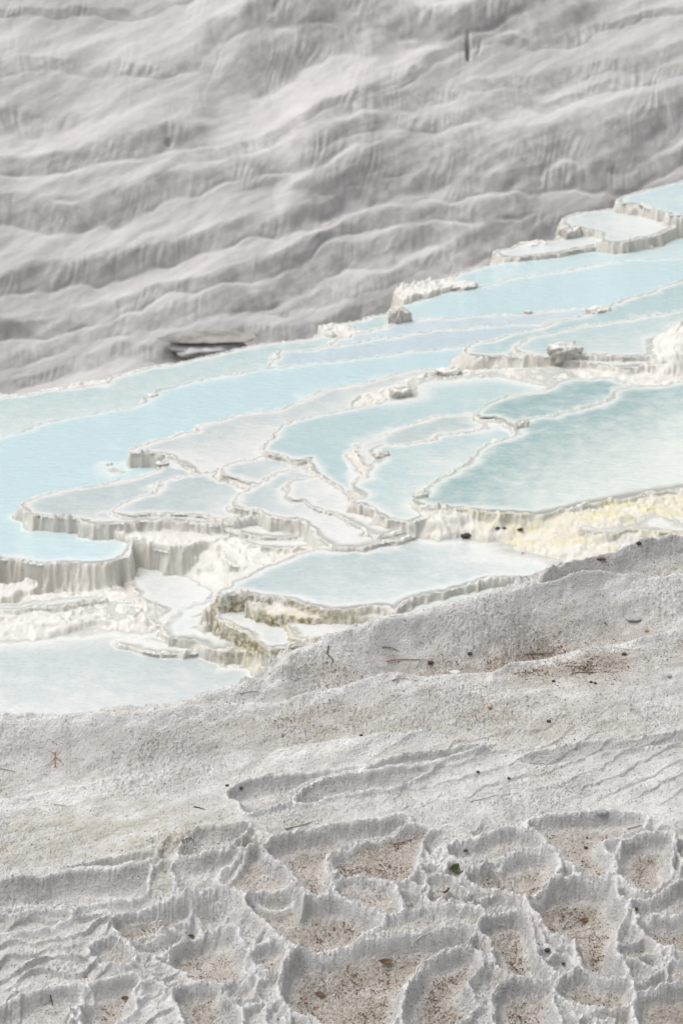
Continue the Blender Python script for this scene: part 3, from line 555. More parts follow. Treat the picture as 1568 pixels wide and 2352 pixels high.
def build_near():
    ys = [8.3]
    while ys[-1] < 15.2: ys.append(ys[-1]*1.00052)
    while ys[-1] < 19.6: ys.append(ys[-1]*1.003)
    ys = np.array(ys); a = np.arange(-.215, .2151, .00036)
    Aa, Y = np.meshgrid(a, ys); X = (Aa*Y).astype(np.float32); Y = Y.astype(np.float32)
    # the smooth base on a coarse grid, then interpolated
    cyi = np.unique(np.r_[np.arange(0, len(ys), 5), len(ys)-1]); cxi = np.unique(np.r_[np.arange(0, len(a), 5), len(a)-1])
    Bc = tps(X[np.ix_(cyi, cxi)], Y[np.ix_(cyi, cxi)])
    tmp = np.stack([np.interp(np.arange(len(a)), cxi, r) for r in Bc])
    B = np.empty(X.shape, np.float32)
    k = np.searchsorted(cyi, np.arange(len(ys)), 'right') - 1; k = np.clip(k, 0, len(cyi)-2)
    f = ((np.arange(len(ys)) - cyi[k])/(cyi[k+1] - cyi[k]))[:, None]
    B[:] = tmp[k]*(1 - f) + tmp[k+1]*f
    U, V = project(X, Y, B)
    n1 = fbm(X*5, Y*5, 3, 201); n2 = fbm(X*22, Y*22, 3, 207); n3 = fbm(X*70, Y*70, 2, 213)
    wx = .012*n1 + .003*fbm(X*24, Y*24, 2, 221); wy = .012*fbm(X*5, Y*5, 3, 225) + .003*fbm(X*24, Y*24, 2, 229)
    flute = .0022*(1 - 2*np.abs(perlin(X*50, Y*30, 231))) + .0025*perlin(X*130, Y*70, 233)
    XW, YW = X + wx, Y + wy
    drop = np.zeros_like(X); rim = np.zeros_like(X); lit = np.zeros_like(X); grey = np.zeros_like(X)
    for dep, ww, li, P in BAS:
        P = np.array(P, float); px, py = on_base(P[:, 0], P[:, 1]); poly = smooth_poly(np.stack([px, py], 1), 4)
        s = sdf(XW, YW, poly, .15)
        s = s + flute*(s > -.03) + (.027 if ww < .09 else 0)
        inn = s > -90
        dep = dep*.68; ww = ww*.80
        d = dep*(.62*sstep(0, ww*.8, s) + .38*sstep(ww*.3, ww*2.6, s))
        drop = np.where(inn, np.maximum(drop, d), drop)
        rw = .015 if ww < .08 else .012
        rr = (1. if ww < .09 else .5)*np.exp(-(s/rw)**2)*(s > -.12)
        rim = np.maximum(rim, rr)
        fl = sstep(ww*.55, ww*1.5, s + .02*n1)
        lit = np.maximum(lit, li*fl)
        grey = np.maximum(grey, sstep(0, .01, s)*(1 - sstep(ww*.7, ww*1.1, s))*(.9 if ww > .065 else .5))  # painted shade on the basin walls
    low = sstep(1870, 1950, V)*(sstep(280, 420, U) + sstep(2085, 2110, V)).clip(0, 1)    # where the little basins crowd
    # micro terraces in the lower left and faint ledges in the middle right
    al = math.radians(27)
    ph = (X*math.sin(al) - Y*math.cos(al))
    p1 = ph*13 + 1.5*fbm(X*2.6, Y*2.6, 2, 241) + .3*fbm(X*9, Y*9, 1, 245)
    m1 = sstep(2085, 2120, V)*(1 - sstep(380, 700, U))
    f1 = p1 - np.floor(p1); t1 = .026*np.clip(.7 + 1.3*fbm(X*4, Y*4, 2, 247), .15, 1.4)*(f1**2.4)*(1 - sstep(.93, 1.0, f1))
    p2 = ph*10 + .8*fbm(X*1.6, Y*1.6, 3, 251) + .16*fbm(X*12, Y*12, 2, 255)
    f2 = p2 - np.floor(p2)
    m2 = sstep(700, 1000, U)*sstep(1630, 1700, V)*(1 - sstep(1800, 1880, V))*.8 + .25*(1 - sstep(500, 800, U))*sstep(1760, 1850, V)*(1 - sstep(1960, 2000, V))
    t2 = .012*(f2**3)*(1 - sstep(.95, 1.0, f2))
    lipw = np.zeros_like(X)
    fan = sstep(325, 360, U)*(1 - sstep(540, 580, U))*sstep(2040, 2052, V)*(1 - sstep(2095, 2108, V))
    # crumbly nodules: strong on rims and between basins
    pop = (1 - np.abs(fbm(X*38, Y*38, 3, 261)))**3
    cell = (1 - np.abs(fbm(X*9, Y*9, 3, 265)))**4
    inb = np.clip(drop/.05, 0, 1)
    rough = np.clip(.55 + 1.3*fbm(X*2.1 + Y*.8, Y*3.4, 3, 299), .12, 1.5)
    # little cells that fill the ground between the larger basins
    cs = .20; gx = (X*.92 + Y*.38 + .10*n1)/cs; gy = (-X*.38 + Y*.92 + .10*fbm(X*6, Y*6, 2, 291))/(cs*.8)
    ix, iy = np.floor(gx).astype(np.int64), np.floor(gy).astype(np.int64); F1 = np.full(X.shape, 9., np.float32); F2 = F1.copy()
    for di in (-1, 0, 1):
        for dj in (-1, 0, 1):
            h1 = _hash(ix + di, iy + dj, 77); ox = (h1 & np.uint32(255)).astype(np.float32)/255; oy = ((h1 >> np.uint32(8)) & np.uint32(255)).astype(np.float32)/255
            dq = np.hypot(ix + di + .1 + .8*ox - gx, iy + dj + .1 + .8*oy - gy).astype(np.float32)
            F2 = np.where(dq < F1, F1, np.minimum(F2, dq)); F1 = np.minimum(F1, dq)
    ed = (F2 - F1)*cs*.5
    cw = low*(1 - sstep(.0, .012, drop))*(1 - .8*rim)*(1 - .9*m1)*(1 - fan)
    cellrim = np.exp(-(ed/.010)**2)*cw; celld = sstep(.006, .030, ed)*cw
    lit = np.maximum(lit, .55*sstep(.028, .05, ed)*cw*sstep(-.1, .3, fbm(X*4, Y*4, 2, 295))); grey = np.maximum(grey, .35*celld*(1 - sstep(.02, .04, ed)))
    H = B - drop + rim*(.024 + .004*n2) + .007*n1 + .0022*n2*(1 + low) + rough*(.0030*n3 + .0030*np.abs(fbm(X*110, Y*110, 2, 217)) - .005*sstep(.35, .7, fbm(X*55, Y*75, 2, 219)))
    H = H + .009*cellrim - .030*celld
    rim = np.maximum(rim, .8*cellrim)
    H = H + low*(1 - inb)*(1 - .6*m1)*(.011*pop + .010*cell - .008) + inb*.002*n2 + t1*m1*(1 - .8*inb) + t2*m2
    Ac = X/Y
    for dep, rc, P in LIPS:
        dep = dep*1.7
        P = smooth_poly(P, 5, False); px, py = on_base(P[:, 0], P[:, 1]); aa = px/py
        yl = np.interp(Ac[0], aa, py); d = (Y - yl[None, :]) + .02*n1 + .006*n2
        tap = (sstep(aa[0], aa[0] + .012, Ac)*(1 - sstep(aa[-1] - .012, aa[-1], Ac)))
        H = H + tap*(-dep*np.exp(-np.clip(d - .03, 0, None)/rc)*sstep(0, .05, d) + .3*dep*np.exp(-(d/.035)**2) - .35*dep*sstep(0, .25, -d)*np.exp(-np.clip(-d, 0, None)/.5))
        lipw = np.maximum(lipw, tap*np.exp(-((d + .02)/.05)**2))
    al2 = X*math.cos(.42) + Y*math.sin(.42); ac = -X*math.sin(.42) + Y*math.cos(.42)
    flow = fbm(al2*1.3 + .5*n1, ac*8.5, 4, 275); H = H + .010*flow*(1 - inb)*(1 - .7*low)
    # cone wall fluting
    H = H + fan*(.014*(1 - 2*np.abs(perlin(X*38, Y*9, 271))) + .003*perlin(X*60, Y*90, 273))
    # the rough far side of the ridge and the drop behind it
    R = np.array(RIDGE, float); rx, ry = on_base(R[:, 0], R[:, 1])
    R2 = smooth_poly(np.stack([rx, ry], 1), 4, False)
    yr = np.interp(X[-1]*0 + a, (R2[:, 0]/R2[:, 1]), R2[:, 1])
    R2p = np.concatenate([R2, [[20, 14], [20, 2], [-20, 2], [-20, 11.6]]])
    m = Y > (yr - .5)[None, :]
    s = np.full(X.shape, 9., np.float32); s[m] = seg_dist(XW[m], YW[m], R2p)
    out = np.clip(-s, 0, None)
    edge = np.exp(-(s/.05)**2)
    H = H + edge*.012*np.clip(n1 + .3, 0, 1) - sstep(0, .12, out)*.10 - np.clip(out - .05, 0, None)*1.25 + sstep(.02, .3, out)*(.05*n1 + .03*n2)
    H = np.where(out > .8, np.minimum(H, -5.3 - .10 - (out - .05)*1.1), H)
    H = np.maximum(H, -11.5)
    # dirt collected on the flats, plus slope shade painted in as grey
    bl = lambda u0, v0, ru, rv: np.exp(-((U - u0)/ru)**2 - ((V - v0)/rv)**2)
    nz = fbm(X*1.4, Y*2.2, 4, 281)
    flat = 1.3*bl(1000, 1528, 300, 34) + .5*bl(1300, 1490, 200, 30) + .45*bl(1350, 1440, 260, 60) + .3*bl(900, 1640, 500, 45) + .35*bl(1350, 1300, 150, 30)
    lit = np.clip(np.maximum(lit, flat*(.95 + .8*nz)) + .10*sstep(.1, .6, nz), 0, 1)
    grey = grey + .35*sstep(.1, .6, flow)*(1 - inb)
    yel = np.clip(.9*bl(150, 1880, 420, 90)*(.7 + .7*nz) + .35*bl(900, 1660, 600, 70) + .25*lit, 0, 1)
    grey = np.clip(grey + .5*bl(250, 1710, 420, 45)*(.6 + .8*nz) + .25*bl(1000, 1440, 300, 30), 0, 1)*(1 - .7*rim)
    lit = lit*(1 - rim)*(1 - .8*lipw); grey = grey*(1 - .8*lipw); yel = yel*(1 - .6*lipw)
    o = grid_mesh('ground', X, Y, H, M_NEAR, {'rough': rough, 'litter': lit, 'yellow': yel, 'grey': grey, 'rim': np.clip(np.maximum(np.maximum(rim, .7*lipw), .8*edge*(s > -.3)), 0, 1)})
    tag(o, 'dry white travertine ground with small rimmed basins in the foreground', None, None, 'structure')
    return a, ys, H, lit
NA, NY, NH, NLIT = build_near()

def sampler(A, Ys, H):
    def f(x, y):
        i = np.clip((x/y - A[0])/(A[1] - A[0]), 0, len(A) - 1.001); j = np.interp(y, Ys, np.arange(len(Ys)))
        j = min(max(j, 0), len(Ys) - 1.001); i0, j0 = int(i), int(j); fi, fj = i - i0, j - j0
        return float((H[j0, i0]*(1-fi) + H[j0, i0+1]*fi)*(1-fj) + (H[j0+1, i0]*(1-fi) + H[j0+1, i0+1]*fi)*fj)
    return f
near_z, mid_z = sampler(NA, NY, NH), sampler(MA, MY, MH)
def hit(u, v, f, y0, y1, n=1500):
    """where the sight line of a photo pixel meets a ground"""
    dx, dy, dz = [float(c) for c in ray(u, v)]
    for k in range(n):
        y = y0 + (y1 - y0)*k/n; t = y/dy
        if t*dz <= f(t*dx, y): return Vector((t*dx, y, f(t*dx, y)))
    return None
def near(u, v): return hit(u, v, near_z, 8.6, 15.5)
def mid(u, v): return hit(u, v, mid_z, 17.0, 46.0, 3000)

# ================================================================== 4. LOOSE THINGS
def simple(name, c1, c2, scale=40, rough=.8, bumpd=.003):
    t = NT(name); f = t.noise(scale, 4, .65); return t.fin(t.mix(t.ramp(f, .35, .65), c1, c2), rough, t.bump(f, bumpd, .8), .3)
M_GREEN = simple('green_leaf', (.035, .055, .02), (.07, .10, .035), 60, .45, .001)
M_BROWNLEAF = simple('brown_leaf', (.09, .055, .03), (.17, .10, .055), 60, .6, .001)
M_DARKLEAF = simple('dark_leaf', (.05, .035, .03), (.11, .08, .065), 60, .6, .001)
M_DARKSTONE = simple('dark_stone', (.05, .045, .04), (.12, .10, .085), 90)
M_GREYSTONE = simple('grey_stone', (.33, .34, .33), (.48, .48, .46), 60)
M_ORANGE = simple('ochre_stone', (.33, .20, .09), (.45, .30, .16), 90)
M_PALESTONE = simple('pale_stone', (.58, .59, .57), (.72, .72, .70), 60)
M_TWIG = simple('twig_bark', (.22, .15, .10), (.36, .27, .19), 120)
M_REDTWIG = simple('red_twig', (.27, .12, .07), (.38, .2, .12), 120)
M_PALETWIG = simple('pale_root', (.55, .52, .45), (.7, .68, .62), 120)

M_LEDGE = simple('brown_ledge', (.23, .215, .205), (.40, .38, .36), 1.3, .9, .05)
def crusted(name, c1, c2):
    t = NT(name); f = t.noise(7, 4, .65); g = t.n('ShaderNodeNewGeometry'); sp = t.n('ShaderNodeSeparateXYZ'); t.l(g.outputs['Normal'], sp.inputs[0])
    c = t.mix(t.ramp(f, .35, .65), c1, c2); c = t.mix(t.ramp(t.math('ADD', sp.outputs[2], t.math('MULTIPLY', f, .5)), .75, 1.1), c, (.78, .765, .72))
    return t.fin(c, .7, t.bump(f, .05, .8), .3)
M_CRUST = crusted('crusted_travertine', (.66, .64, .57), (.80, .785, .74))
M_GREYCRUST = crusted('grey_crust', (.50, .48, .445), (.66, .64, .60))

def blob(name, mat, c, sx, sy, sz, seed=1, amp=.18, rz=0., flute=0., box=2.0, n=22, sub=(0, 0, 0)):
    """a lumpy stone: superellipsoid with noise, sunk a little into what it stands on"""
    V, F = [], []; m = n*2
    for i in range(n + 1):
        th = math.pi*i/n
        for j in range(m):
            ph = 2*math.pi*j/m
            x, y, z = math.sin(th)*math.cos(ph), math.sin(th)*math.sin(ph), math.cos(th)
            k = (abs(x)**box + abs(y)**box + abs(z)**box)**(-1/box)
            V.append([x*k, y*k, z*k])
    V = np.array(V)
    a = np.arctan2(V[:, 1], V[:, 0])
    d = 1 + amp*fbm(V[:, 0]*1.6 + seed*7.3, V[:, 1]*1.6 + V[:, 2]*1.3, 3, seed) + flute*(np.abs(perlin(np.cos(a)*4 + seed, np.sin(a)*4 + V[:, 2]*.4, seed + 5))*-2 + .6)
    d += amp*.35*perlin(V[:, 0]*6 + V[:, 2]*5, V[:, 1]*6 + seed, seed + 3)
    V = V*d[:, None]*np.array([sx, sy, sz])
    cr, sr = math.cos(rz), math.sin(rz); V = np.stack([V[:, 0]*cr - V[:, 1]*sr, V[:, 0]*sr + V[:, 1]*cr, V[:, 2]], 1)
    for i in range(n):
        for j in range(m):
            F.append((i*m + j, (i+1)*m + j, (i+1)*m + (j+1) % m, i*m + (j+1) % m))
    o = raw_mesh(name, V, F, mat); o.location = c
    return o
def px_at(P): return (P.y*cP - P.z*sP)*KT/(TH/2)       # metres per photo pixel at a point

def pebble(u, v, wpx, mat, label, cat='pebble', name='pebble', flat=.65, grp=None, f=near, seed=None, el=1.0, rz=0.):
    P = f(u, v)
    if P is None: return None
    r = wpx*px_at(P)/2
    o = blob(name, mat, P + Vector((0, 0, r*flat*.45)), r, r*.8*el, r*flat, seed or int(u), .2, rz, n=10)
    return tag(o, label, cat, grp)
G = 'loose pebbles lying on the dry terrace'
for a in [
 (1078,1504,12,M_DARKSTONE,'small black pebble on the middle of the sandy hollow, upper one of two'),
 (988,1524,13,M_DARKSTONE,'small black pebble low in the sandy hollow, just above its white lip'),
 (1432,1504,12,M_DARKSTONE,'small dark pebble on white ground below the right end of the sandy hollow'),
 (1484,1451,10,M_ORANGE,'ochre pebble on the right end of the sandy hollow'),
 (1124,1628,11,M_ORANGE,'ochre pebble alone on the pale slope below the sandy hollow'),
 (1270,1566,9,M_DARKSTONE,'dark pebble just below the curved lip of the sandy hollow'),
 (1536,1556,12,M_GREYSTONE,'grey pebble close to the right edge on the white slope'),
 (1259,1658,10,M_DARKSTONE,'dark pebble at the start of the faint ledges on the right'),
 (829,1690,8,M_DARKSTONE,'tiny dark pebble alone at the centre of the pale slope'),
 (553,1812,10,M_DARKSTONE,'black pebble on the upper rim of the long grey basin'),
 (522,1806,9,M_DARKSTONE,'dark crumb left of the black pebble above the long grey basin'),
 (1466,1251,12,M_DARKSTONE,'dark pebble perched on the far crest of the dry terrace at the right'),
 (1256,2188,15,M_DARKSTONE,'dark pebble on the broad white rim between the deep brown basins'),
 (1344,1949,9,M_DARKSTONE,'dark crumb on the sandy floor of the wide shallow basin'),
 (1069,1956,10,M_DARKSTONE,'dark pebble on the rim of the small grey basin'),
 (1459,2091,12,M_DARKSTONE,'dark pebble at the right rim of the deepest basin'),
 (1293,2216,10,M_DARKSTONE,'dark crumb below the broad white rim near the bottom right'),
 (1404,1573,8,M_GREYSTONE,'small grey pebble below a dark pair on the white slope'),
 (1356,1568,8,M_DARKSTONE,'one of a dark pair of crumbs on the white slope, left of centre of it'),
 (1366,1571,7,M_DARKSTONE,'right one of a dark pair of crumbs on the white slope'),
 (1168,1790,8,M_DARKSTONE,'tiny dark crumb on the bright flat above the basins'),
 (1097,1774,8,M_DARKSTONE,'tiny dark crumb left of another on the bright flat above the basins'),
 ]: pebble(*a, grp=G)
pebble(1454,1424,36,M_GREYSTONE,'flat grey stone half sunk at the right of the sandy hollow','stone','flat_stone',.22,el=.7)
pebble(1044,1546,26,M_PALESTONE,'flat pale round stone at the bottom of the sandy hollow','stone','flat_stone',.25)
pebble(1382,1871,26,M_GREYSTONE,'rounded grey stone on the bright flat above the basins','stone','round_stone',.6)
pebble(1379,1287,24,M_BROWNLEAF,'long brown piece of bark in the topmost right hollow','bark','bark_piece',.25,el=.45)

def leaf(u, v, lpx, wpx, mat, label, rz, tilt, roll, curl=.3, dz=.4):
    P = near(u, v); q = px_at(P); L, W = lpx*q, wpx*q; V, F = [], []
    nu, nv = 14, 6
    for i in range(nu + 1):
        t = i/nu; wd = W/2*(math.sin(math.pi*min(1, t*.96 + .02))**.75)
        for j in range(nv + 1):
            k = j/nv*2 - 1
            V.append(((t - .5)*L, k*wd, curl*L*(t - .5)**2 + abs(k)*wd*.35 + .0006*math.sin(t*40)))
    for i in range(nu):
        for j in range(nv):
            b = i*(nv + 1) + j; F.append((b, b + nv + 1, b + nv + 2, b + 1))
    o = raw_mesh('fallen_leaf', V, F, mat)
    md = o.modifiers.new('thick', 'SOLIDIFY'); md.thickness = .0008
    o.rotation_euler = (roll, tilt, rz); o.location = P + Vector((0, 0, W*dz))
    st = []; fs = []
    for i in range(6):
        t = i/5
        for j in range(5):
            an = j/5*6.283; st.append((-L*.5 - t*L*.16, .0012*math.cos(an), .25*curl*L + .0012*math.sin(an) + t*.003))
    for i in range(5):
        for j in range(5): fs.append((i*5 + j, i*5 + (j+1) % 5, i*5 + 5 + (j+1) % 5, i*5 + 5 + j))
    raw_mesh('stalk', st, fs, mat, o)
    return tag(o, label, 'leaf')
leaf(1050, 2003, 36, 24, M_GREEN, 'dark green oval leaf lying on a white rim between the basins', .15, 0, .75, .5, .25)
leaf(1027, 2064, 34, 14, M_DARKLEAF, 'dark curled leaf standing on edge in the narrow grey basin', -1.1, -.75, .5, .8, .8)
leaf(886, 2214, 30, 16, M_BROWNLEAF, 'brown curled leaf on the floor of the largest basin at the back wall', .1, 0, .4, .7, .3)
leaf(1340, 2118, 22, 12, M_BROWNLEAF, 'small brown leaf on the debris floor of the deepest basin', .5, 0, .3, .5, .3)
leaf(735, 2289, 22, 12, M_BROWNLEAF, 'reddish brown leaf on the floor at the left of the largest basin', -.3, 0, .3, .5, .3)
leaf(287, 2300, 20, 14, M_BROWNLEAF, 'brown leaf in the shaded basin near the bottom left', .8, .2, .3, .6, .4)
leaf(441, 2157, 16, 10, M_BROWNLEAF, 'small brown leaf below the white cone, on a rim', .3, .2, .3, .6, .4)

def twig(pts, rpx, mat, label, name='twig', cat='twig', forks=(), lift=.004, arch=0., f=near, grp=None):
    W = [f(*p) for p in pts]
    if any(p is None for p in W): return
    root = None
    def tube(Pw, r, nm, parent):
        Pw = smooth_poly(np.array([[*p] for p in Pw]), 5, False); V, F = [], []; n = len(Pw)
        for i, p in enumerate(Pw):
            d = Pw[min(i+1, n-1)] - Pw[max(i-1, 0)]; d = d/(np.linalg.norm(d) + 1e-9)
            a = np.cross(d, [0, 0, 1.]); a = a/(np.linalg.norm(a) + 1e-9); b = np.cross(a, d); rr = r*(1 - .6*i/n)
            jt = .8*r*math.sin(i*2.3)
            for k in range(5):
                an = k*1.2566; V.append(p + a*(math.cos(an)*rr + jt*.5) + b*(math.sin(an)*rr) + np.array([0, 0, arch*math.sin(math.pi*i/(n-1))]))
        for i in range(n - 1):
            for k in range(5): F.append((i*5 + k, i*5 + (k+1) % 5, i*5 + 5 + (k+1) % 5, i*5 + 5 + k))
        return raw_mesh(nm, V, F, mat, parent)
    r = rpx*px_at(W[0])
    root = tube([p + Vector((0, 0, lift)) for p in W], r, name, None)
    for fk in forks:
        Q = [f(*p) for p in fk]
        if all(q is not None for q in Q): tube([q + Vector((0, 0, lift*1.5)) for q in Q], r*.6, 'side_twig', root)
    return tag(root, label, cat, grp)
GT = 'dry twigs and stems fallen on the travertine'
TW_ = [
 ([(1299,1531),(1325,1535),(1350,1544)],1.3,M_TWIG,'thin brown twig on white ground, left part of a crossed pair'),
 ([(1318,1546),(1360,1547),(1419,1546)],1.3,M_TWIG,'long straight twig on white ground, right part of a crossed pair'),
 ([(876,1488),(900,1491),(916,1498)],1.4,M_TWIG,'short brown twig at the left of the sandy hollow'),
 ([(888,1521),(930,1518),(984,1519)],1.4,M_REDTWIG,'long reddish twig low in the sandy hollow'),
 ([(755,1486),(752,1505),(764,1518),(760,1528)],1.5,M_DARKSTONE,'black crooked twig just inside the ridge at the left of the hollow'),
 ([(1409,1489),(1440,1493),(1482,1496)],1.2,M_PALETWIG,'pale grey stem under the right end of the sandy hollow'),
 ([(1208,1505),(1228,1503),(1266,1502),(1268,1494)],1.4,M_TWIG,'brown twig with bent tip in the sandy hollow'),
 ([(1439,1906),(1470,1898),(1504,1886)],1.2,M_TWIG,'slim twig leading up from the rim of the right hand basin'),
 ([(655,1906),(690,1898),(720,1888)],1.5,M_TWIG,'brown twig across the grey slope above the centre basins'),
 ([(446,1855),(458,1857),(472,1862)],1.5,M_DARKSTONE,'short dark twig on the white slope left of the long basin'),
 ([(418,1936),(430,1930),(440,1929),(448,1937)],1.6,M_TWIG,'bent brown twig above the white cone'),
 ([(902,1944),(925,1938),(950,1928),(974,1914)],1.3,M_REDTWIG,'red forked twig lying over the round sandy basin',[[(950,1928),(955,1920),(958,1912)],[(935,1934),(960,1930),(978,1924)]]),
 ([(1079,1844),(1110,1837),(1144,1828)],1.2,M_TWIG,'fine twig on the bright flat above the basins'),
 ([(552,1596),(575,1592),(595,1594)],1.2,M_TWIG,'fine twig on the crest where it meets the shore'),
 ([(128,1764),(127,1745),(128,1728)],1.3,M_REDTWIG,'thin dry weed stem on the grey slope at the left',[[(127,1745),(112,1758),(100,1766)],[(127,1742),(140,1752),(146,1760)],[(128,1736),(118,1730),(114,1725)]]),
 ([(180,2088),(192,2098),(205,2109)],1.8,M_PALETWIG,'white crusted root at the foot of the grey step, right one'),
 ([(145,2104),(160,2098),(176,2093)],1.8,M_PALETWIG,'white crusted root at the foot of the grey step, left one'),
 ([(1174,1959),(1184,1974),(1194,1990)],1.3,M_PALETWIG,'pale stem leaning on the back wall of the small grey basin'),
 ([(1359,2049),(1372,2066),(1384,2088)],1.3,M_PALETWIG,'pale stem leaning on the back wall of the deepest basin'),
 ([(1249,2074),(1256,2085),(1254,2092)],1.3,M_PALETWIG,'short curled pale root in the deepest basin, left side'),
 ([(954,2164),(970,2154),(990,2146)],1.5,M_PALETWIG,'pale root over the back wall of the largest basin'),
 ([(272,2010),(270,2016),(270,2024)],1.3,M_PALETWIG,'short pale stub on the grey step at the left'),
 ([(116,2288),(119,2302),(122,2312)],1.6,M_DARKSTONE,'dark forked stem in the bottom left basin',[[(119,2302),(112,2308),(102,2312)]]),
 ([(1139,2127),(1160,2134),(1170,2144)],1.2,M_PALETWIG,'pale root across the small brown basin'),
 ([(900,1566),(925,1560),(960,1566)],1.0,M_TWIG,'hair thin twig on the lip of the sandy hollow'),
 ([(0,1768),(20,1771),(36,1776)],1.0,M_TWIG,'hair thin twig at the left edge on the yellowish slope'),
 ([(124,1850),(140,1852),(152,1853)],1.0,M_TWIG,'hair thin twig on the yellowish slope'),
 ([(1480,2250),(1500,2246),(1525,2251)],1.4,M_PALETWIG,'pale root on the white rims near the bottom right'),
]
for a in TW_:
    twig(a[0], a[1], a[2], a[3], forks=a[4] if len(a) > 4 else (), grp=GT)

# crusted rocks among the pools
def rock(u, v, wpx, hpx, mat, label, name='travertine_rock', rz=.45, box=4.5, flute=.16, z=None, el=.75, seed=None, amp=.26, cat='rock'):
    """u, v = middle of its foot"""
    P = mid(u, v)
    if P is None: return
    q = px_at(P); w_, h_ = wpx*q/2, hpx*q/math.cos(math.radians(20))
    o = blob(name, mat, P + Vector((0, w_*el*.6, h_*.12)), w_, w_*el, h_*.62, seed or int(u + v), amp, rz, flute, box, 26)
    return tag(o, label, cat, 'crusted rocks standing among the pools')
for a in [
 (1296,820,68,26,M_GREYCRUST,'long low grey rock on the pale shelf right of centre'),
 (1096,812,44,16,M_CRUST,'small pale rock left of the long low rock'),
 (920,912,48,24,M_CRUST,'whitish rounded rock at the head of the central pool'),
 (1194,992,34,26,M_CRUST,'cream rounded rock at the left tip of the big teal pool'),
 (1030,862,50,13,M_GREYCRUST,'flat grey rock on the beige shelf above the central pool'),
 (480,998,62,16,M_GREYCRUST,'low grey rock on a dam, upper one of a pair at the left'),
 (464,1026,44,20,M_GREYCRUST,'squat grey rock on a dam, lower one of a pair at the left'),
 (372,1076,28,14,M_GREYCRUST,'small rock on the dam beside the wide blue pool'),
 (874,1055,34,18,M_CRUST,'cream rock right under the square grey rock'),
 (964,1148,30,18,M_CRUST,'small cream rock at the front corner of the big teal pool'),
 (917,748,44,42,M_GREYCRUST,'upright wedge of grey rock at the tip of the long bright pool'),
 (1062,668,64,16,M_GREYCRUST,'thin grey slab at the left tip of the narrow far pool'),
 (868,712,58,16,M_GREYCRUST,'low grey rock on the far edge between the wedge and the centre'),
 (1312,562,50,44,M_GREYCRUST,'tall grey block on the far shelf at the right'),
 (1226,574,58,18,M_GREYCRUST,'small flat block on the far edge, right one of two'),
 (350,916,26,10,M_CRUST,'tiny pale rock on the dam between pale and blue water'),
 (1374,728,52,18,M_GREYCRUST,'low rock on the rippled dam at the upper right'),
 (1212,722,16,8,M_GREYCRUST,'tiny rock on the near edge of the long bright pool'),
 ]: rock(*a)
# dark debris caught on the yellow shoal and on the dams
GD = 'dark debris and crumbs on the pool dams'
for u, v, wd, lb in [(1069,1236,34,'heap of dark debris on the yellow shoal, largest one'),(1142,1216,16,'dark debris on the yellow shoal, left one of three'),(1157,1214,14,'dark debris on the yellow shoal, middle one of three'),
  (1194,1220,20,'dark debris on the yellow shoal, right one of three'),(1199,1277,22,'dark brown debris beside the crest of the dry terrace'),(715,1048,8,'black crumb on the end of a thin dam in the centre'),
  (806,1252,12,'dark crumb where two dams meet in the centre'),(204,1521,8,'dark crumb alone in the shallow pond'),(1294,944,8,'dark crumb on the dam of the dark teal pool'),
  (842,1386,12,'dark crumb on the mossy dam of the grey blue pool'),(857,934,6,'black speck on the beige shelf'),(905,1394,9,'dark crumb at the right end of the mossy dam'),
  (760,1215,7,'black speck on the wall of the central basin'),(746,1225,7,'second black speck on the wall of the central basin')]:
    P = mid(u, v)
    if P is not None:
        r = wd*px_at(P)*.33
        tag(blob('debris', M_DARKSTONE, P + Vector((0, 0, r*.3)), r, r*.7, r*.45, int(u), .45, .2, 0, 2, 12), lb, 'debris', GD)
# dark overhanging ledge at the foot of the far slope
def far_pt(u, v):
    U, Vv = project(FX, FY, FZ); k = np.argmin((U - u)**2 + (Vv - v)**2); i, j = np.unravel_index(k, FX.shape)
    return Vector((float(FX[i, j]), float(FY[i, j]), float(FZ[i, j])))
P = far_pt(480, 792); q = px_at(P)
led = blob('rock_ledge', M_LEDGE, P + Vector((0, -.6, .45)), 112*q, .6, 2.6*q, 5, .16, .08, .0, 2.0, 30)
tag(led, 'dark flat ledge of rock jutting from the foot of the far slope', 'ledge')
und = blob('shaded_block', M_FAR, (0, .10, -.27), 84*q, .8, 15*q, 9, .15, .12, .12, 3, 22); und.parent = led

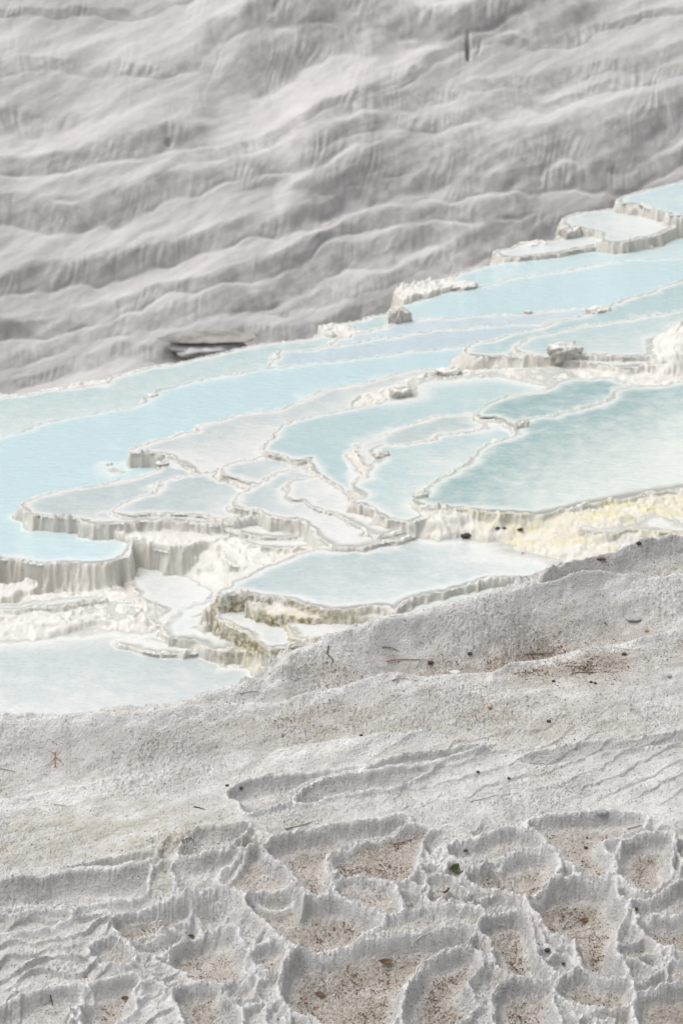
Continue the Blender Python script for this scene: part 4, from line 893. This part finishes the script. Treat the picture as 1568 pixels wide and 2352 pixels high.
# ---- litter and grit: nobody could count it
def scatter(name, n, weight, size, mat, flat, seed, label):
    R = np.random.default_rng(seed); w_ = weight.ravel().astype(np.float64); w_ = np.cumsum(w_); w_ /= w_[-1]
    k = np.searchsorted(w_, R.random(n)); jj, ii = np.unravel_index(k, weight.shape)
    y = NY[jj]; x = NA[ii]*y; z = NH[jj, ii]
    yo = y + R.uniform(-.003, .003, n); xo = x + R.uniform(-.003, .003, n)
    s_ = size[0] + (size[1] - size[0])*R.random(n)**2.5
    base = np.array([(1, 0, 0), (-.5, .8, 0), (-.6, -.7, 0), (0, 0, 1), (0, 0, -1)], float)
    fc = np.array([(0, 1, 3), (1, 2, 3), (2, 0, 3), (1, 0, 4), (2, 1, 4), (0, 2, 4)])
    an = R.random(n)*6.283; c, s2 = np.cos(an), np.sin(an); fl = flat*(.6 + .8*R.random(n)); asp = .45 + .55*R.random(n)
    V = np.empty((n, 5, 3))
    bx, by, bz = base[:, 0][None], base[:, 1][None]*asp[:, None], base[:, 2][None]*fl[:, None]
    V[:, :, 0] = (bx*c[:, None] - by*s2[:, None])*s_[:, None] + xo[:, None]
    V[:, :, 1] = (bx*s2[:, None] + by*c[:, None])*s_[:, None] + yo[:, None]
    tl = R.normal(0, .25, n)[:, None]
    V[:, :, 2] = (bz + tl*bx)*s_[:, None] + z[:, None] + s_[:, None]*.3
    Fc = (fc[None] + (np.arange(n)*5)[:, None, None]).reshape(-1, 3)
    me = bpy.data.meshes.new(name); me.vertices.add(n*5); me.vertices.foreach_set('co', V.astype(np.float32).ravel())
    me.loops.add(Fc.size); me.loops.foreach_set('vertex_index', Fc.ravel().astype(np.int32))
    me.polygons.add(len(Fc)); me.polygons.foreach_set('loop_start', np.arange(0, Fc.size, 3, dtype=np.int32)); me.polygons.foreach_set('loop_total', np.full(len(Fc), 3, np.int32))
    me.update(calc_edges=True); me.materials.append(mat)
    o = bpy.data.objects.new(name, me); COL.objects.link(o); tag(o, label, None, None, 'stuff')
jy = (NY[:, None] < 15.0)*(np.abs(NA)[None, :] < .18)
cell_w = jy*(np.gradient(NY)[:, None]*NY[:, None])
clump = np.clip(fbm(NA[None, :]*NY[:, None]*9, NY[:, None]*np.ones_like(NA)[None, :]*9, 3, 301)*1.6 + .25, 0, 1)
scatter('leaf_litter', 5000, cell_w*NLIT**2*clump, (.002, .008), simple('litter_red_brown', (.14, .06, .03), (.26, .13, .07), 30), .35, 1, 'reddish brown crumbled leaf litter gathered on the basin floors')
scatter('dark_grit', 16000, cell_w*(.10 + NLIT)*(clump + .15), (.0014, .0052), simple('grit_dark', (.10, .09, .075), (.22, .19, .16), 30), .6, 2, 'dark grit and seeds strewn over the dry travertine')
scatter('pale_gravel', 16000, cell_w*(.35 + NLIT*.5), (.002, .008), simple('gravel_pale', (.60, .57, .52), (.78, .76, .72), 30), .7, 3, 'pale travertine crumbs strewn over the dry terrace')
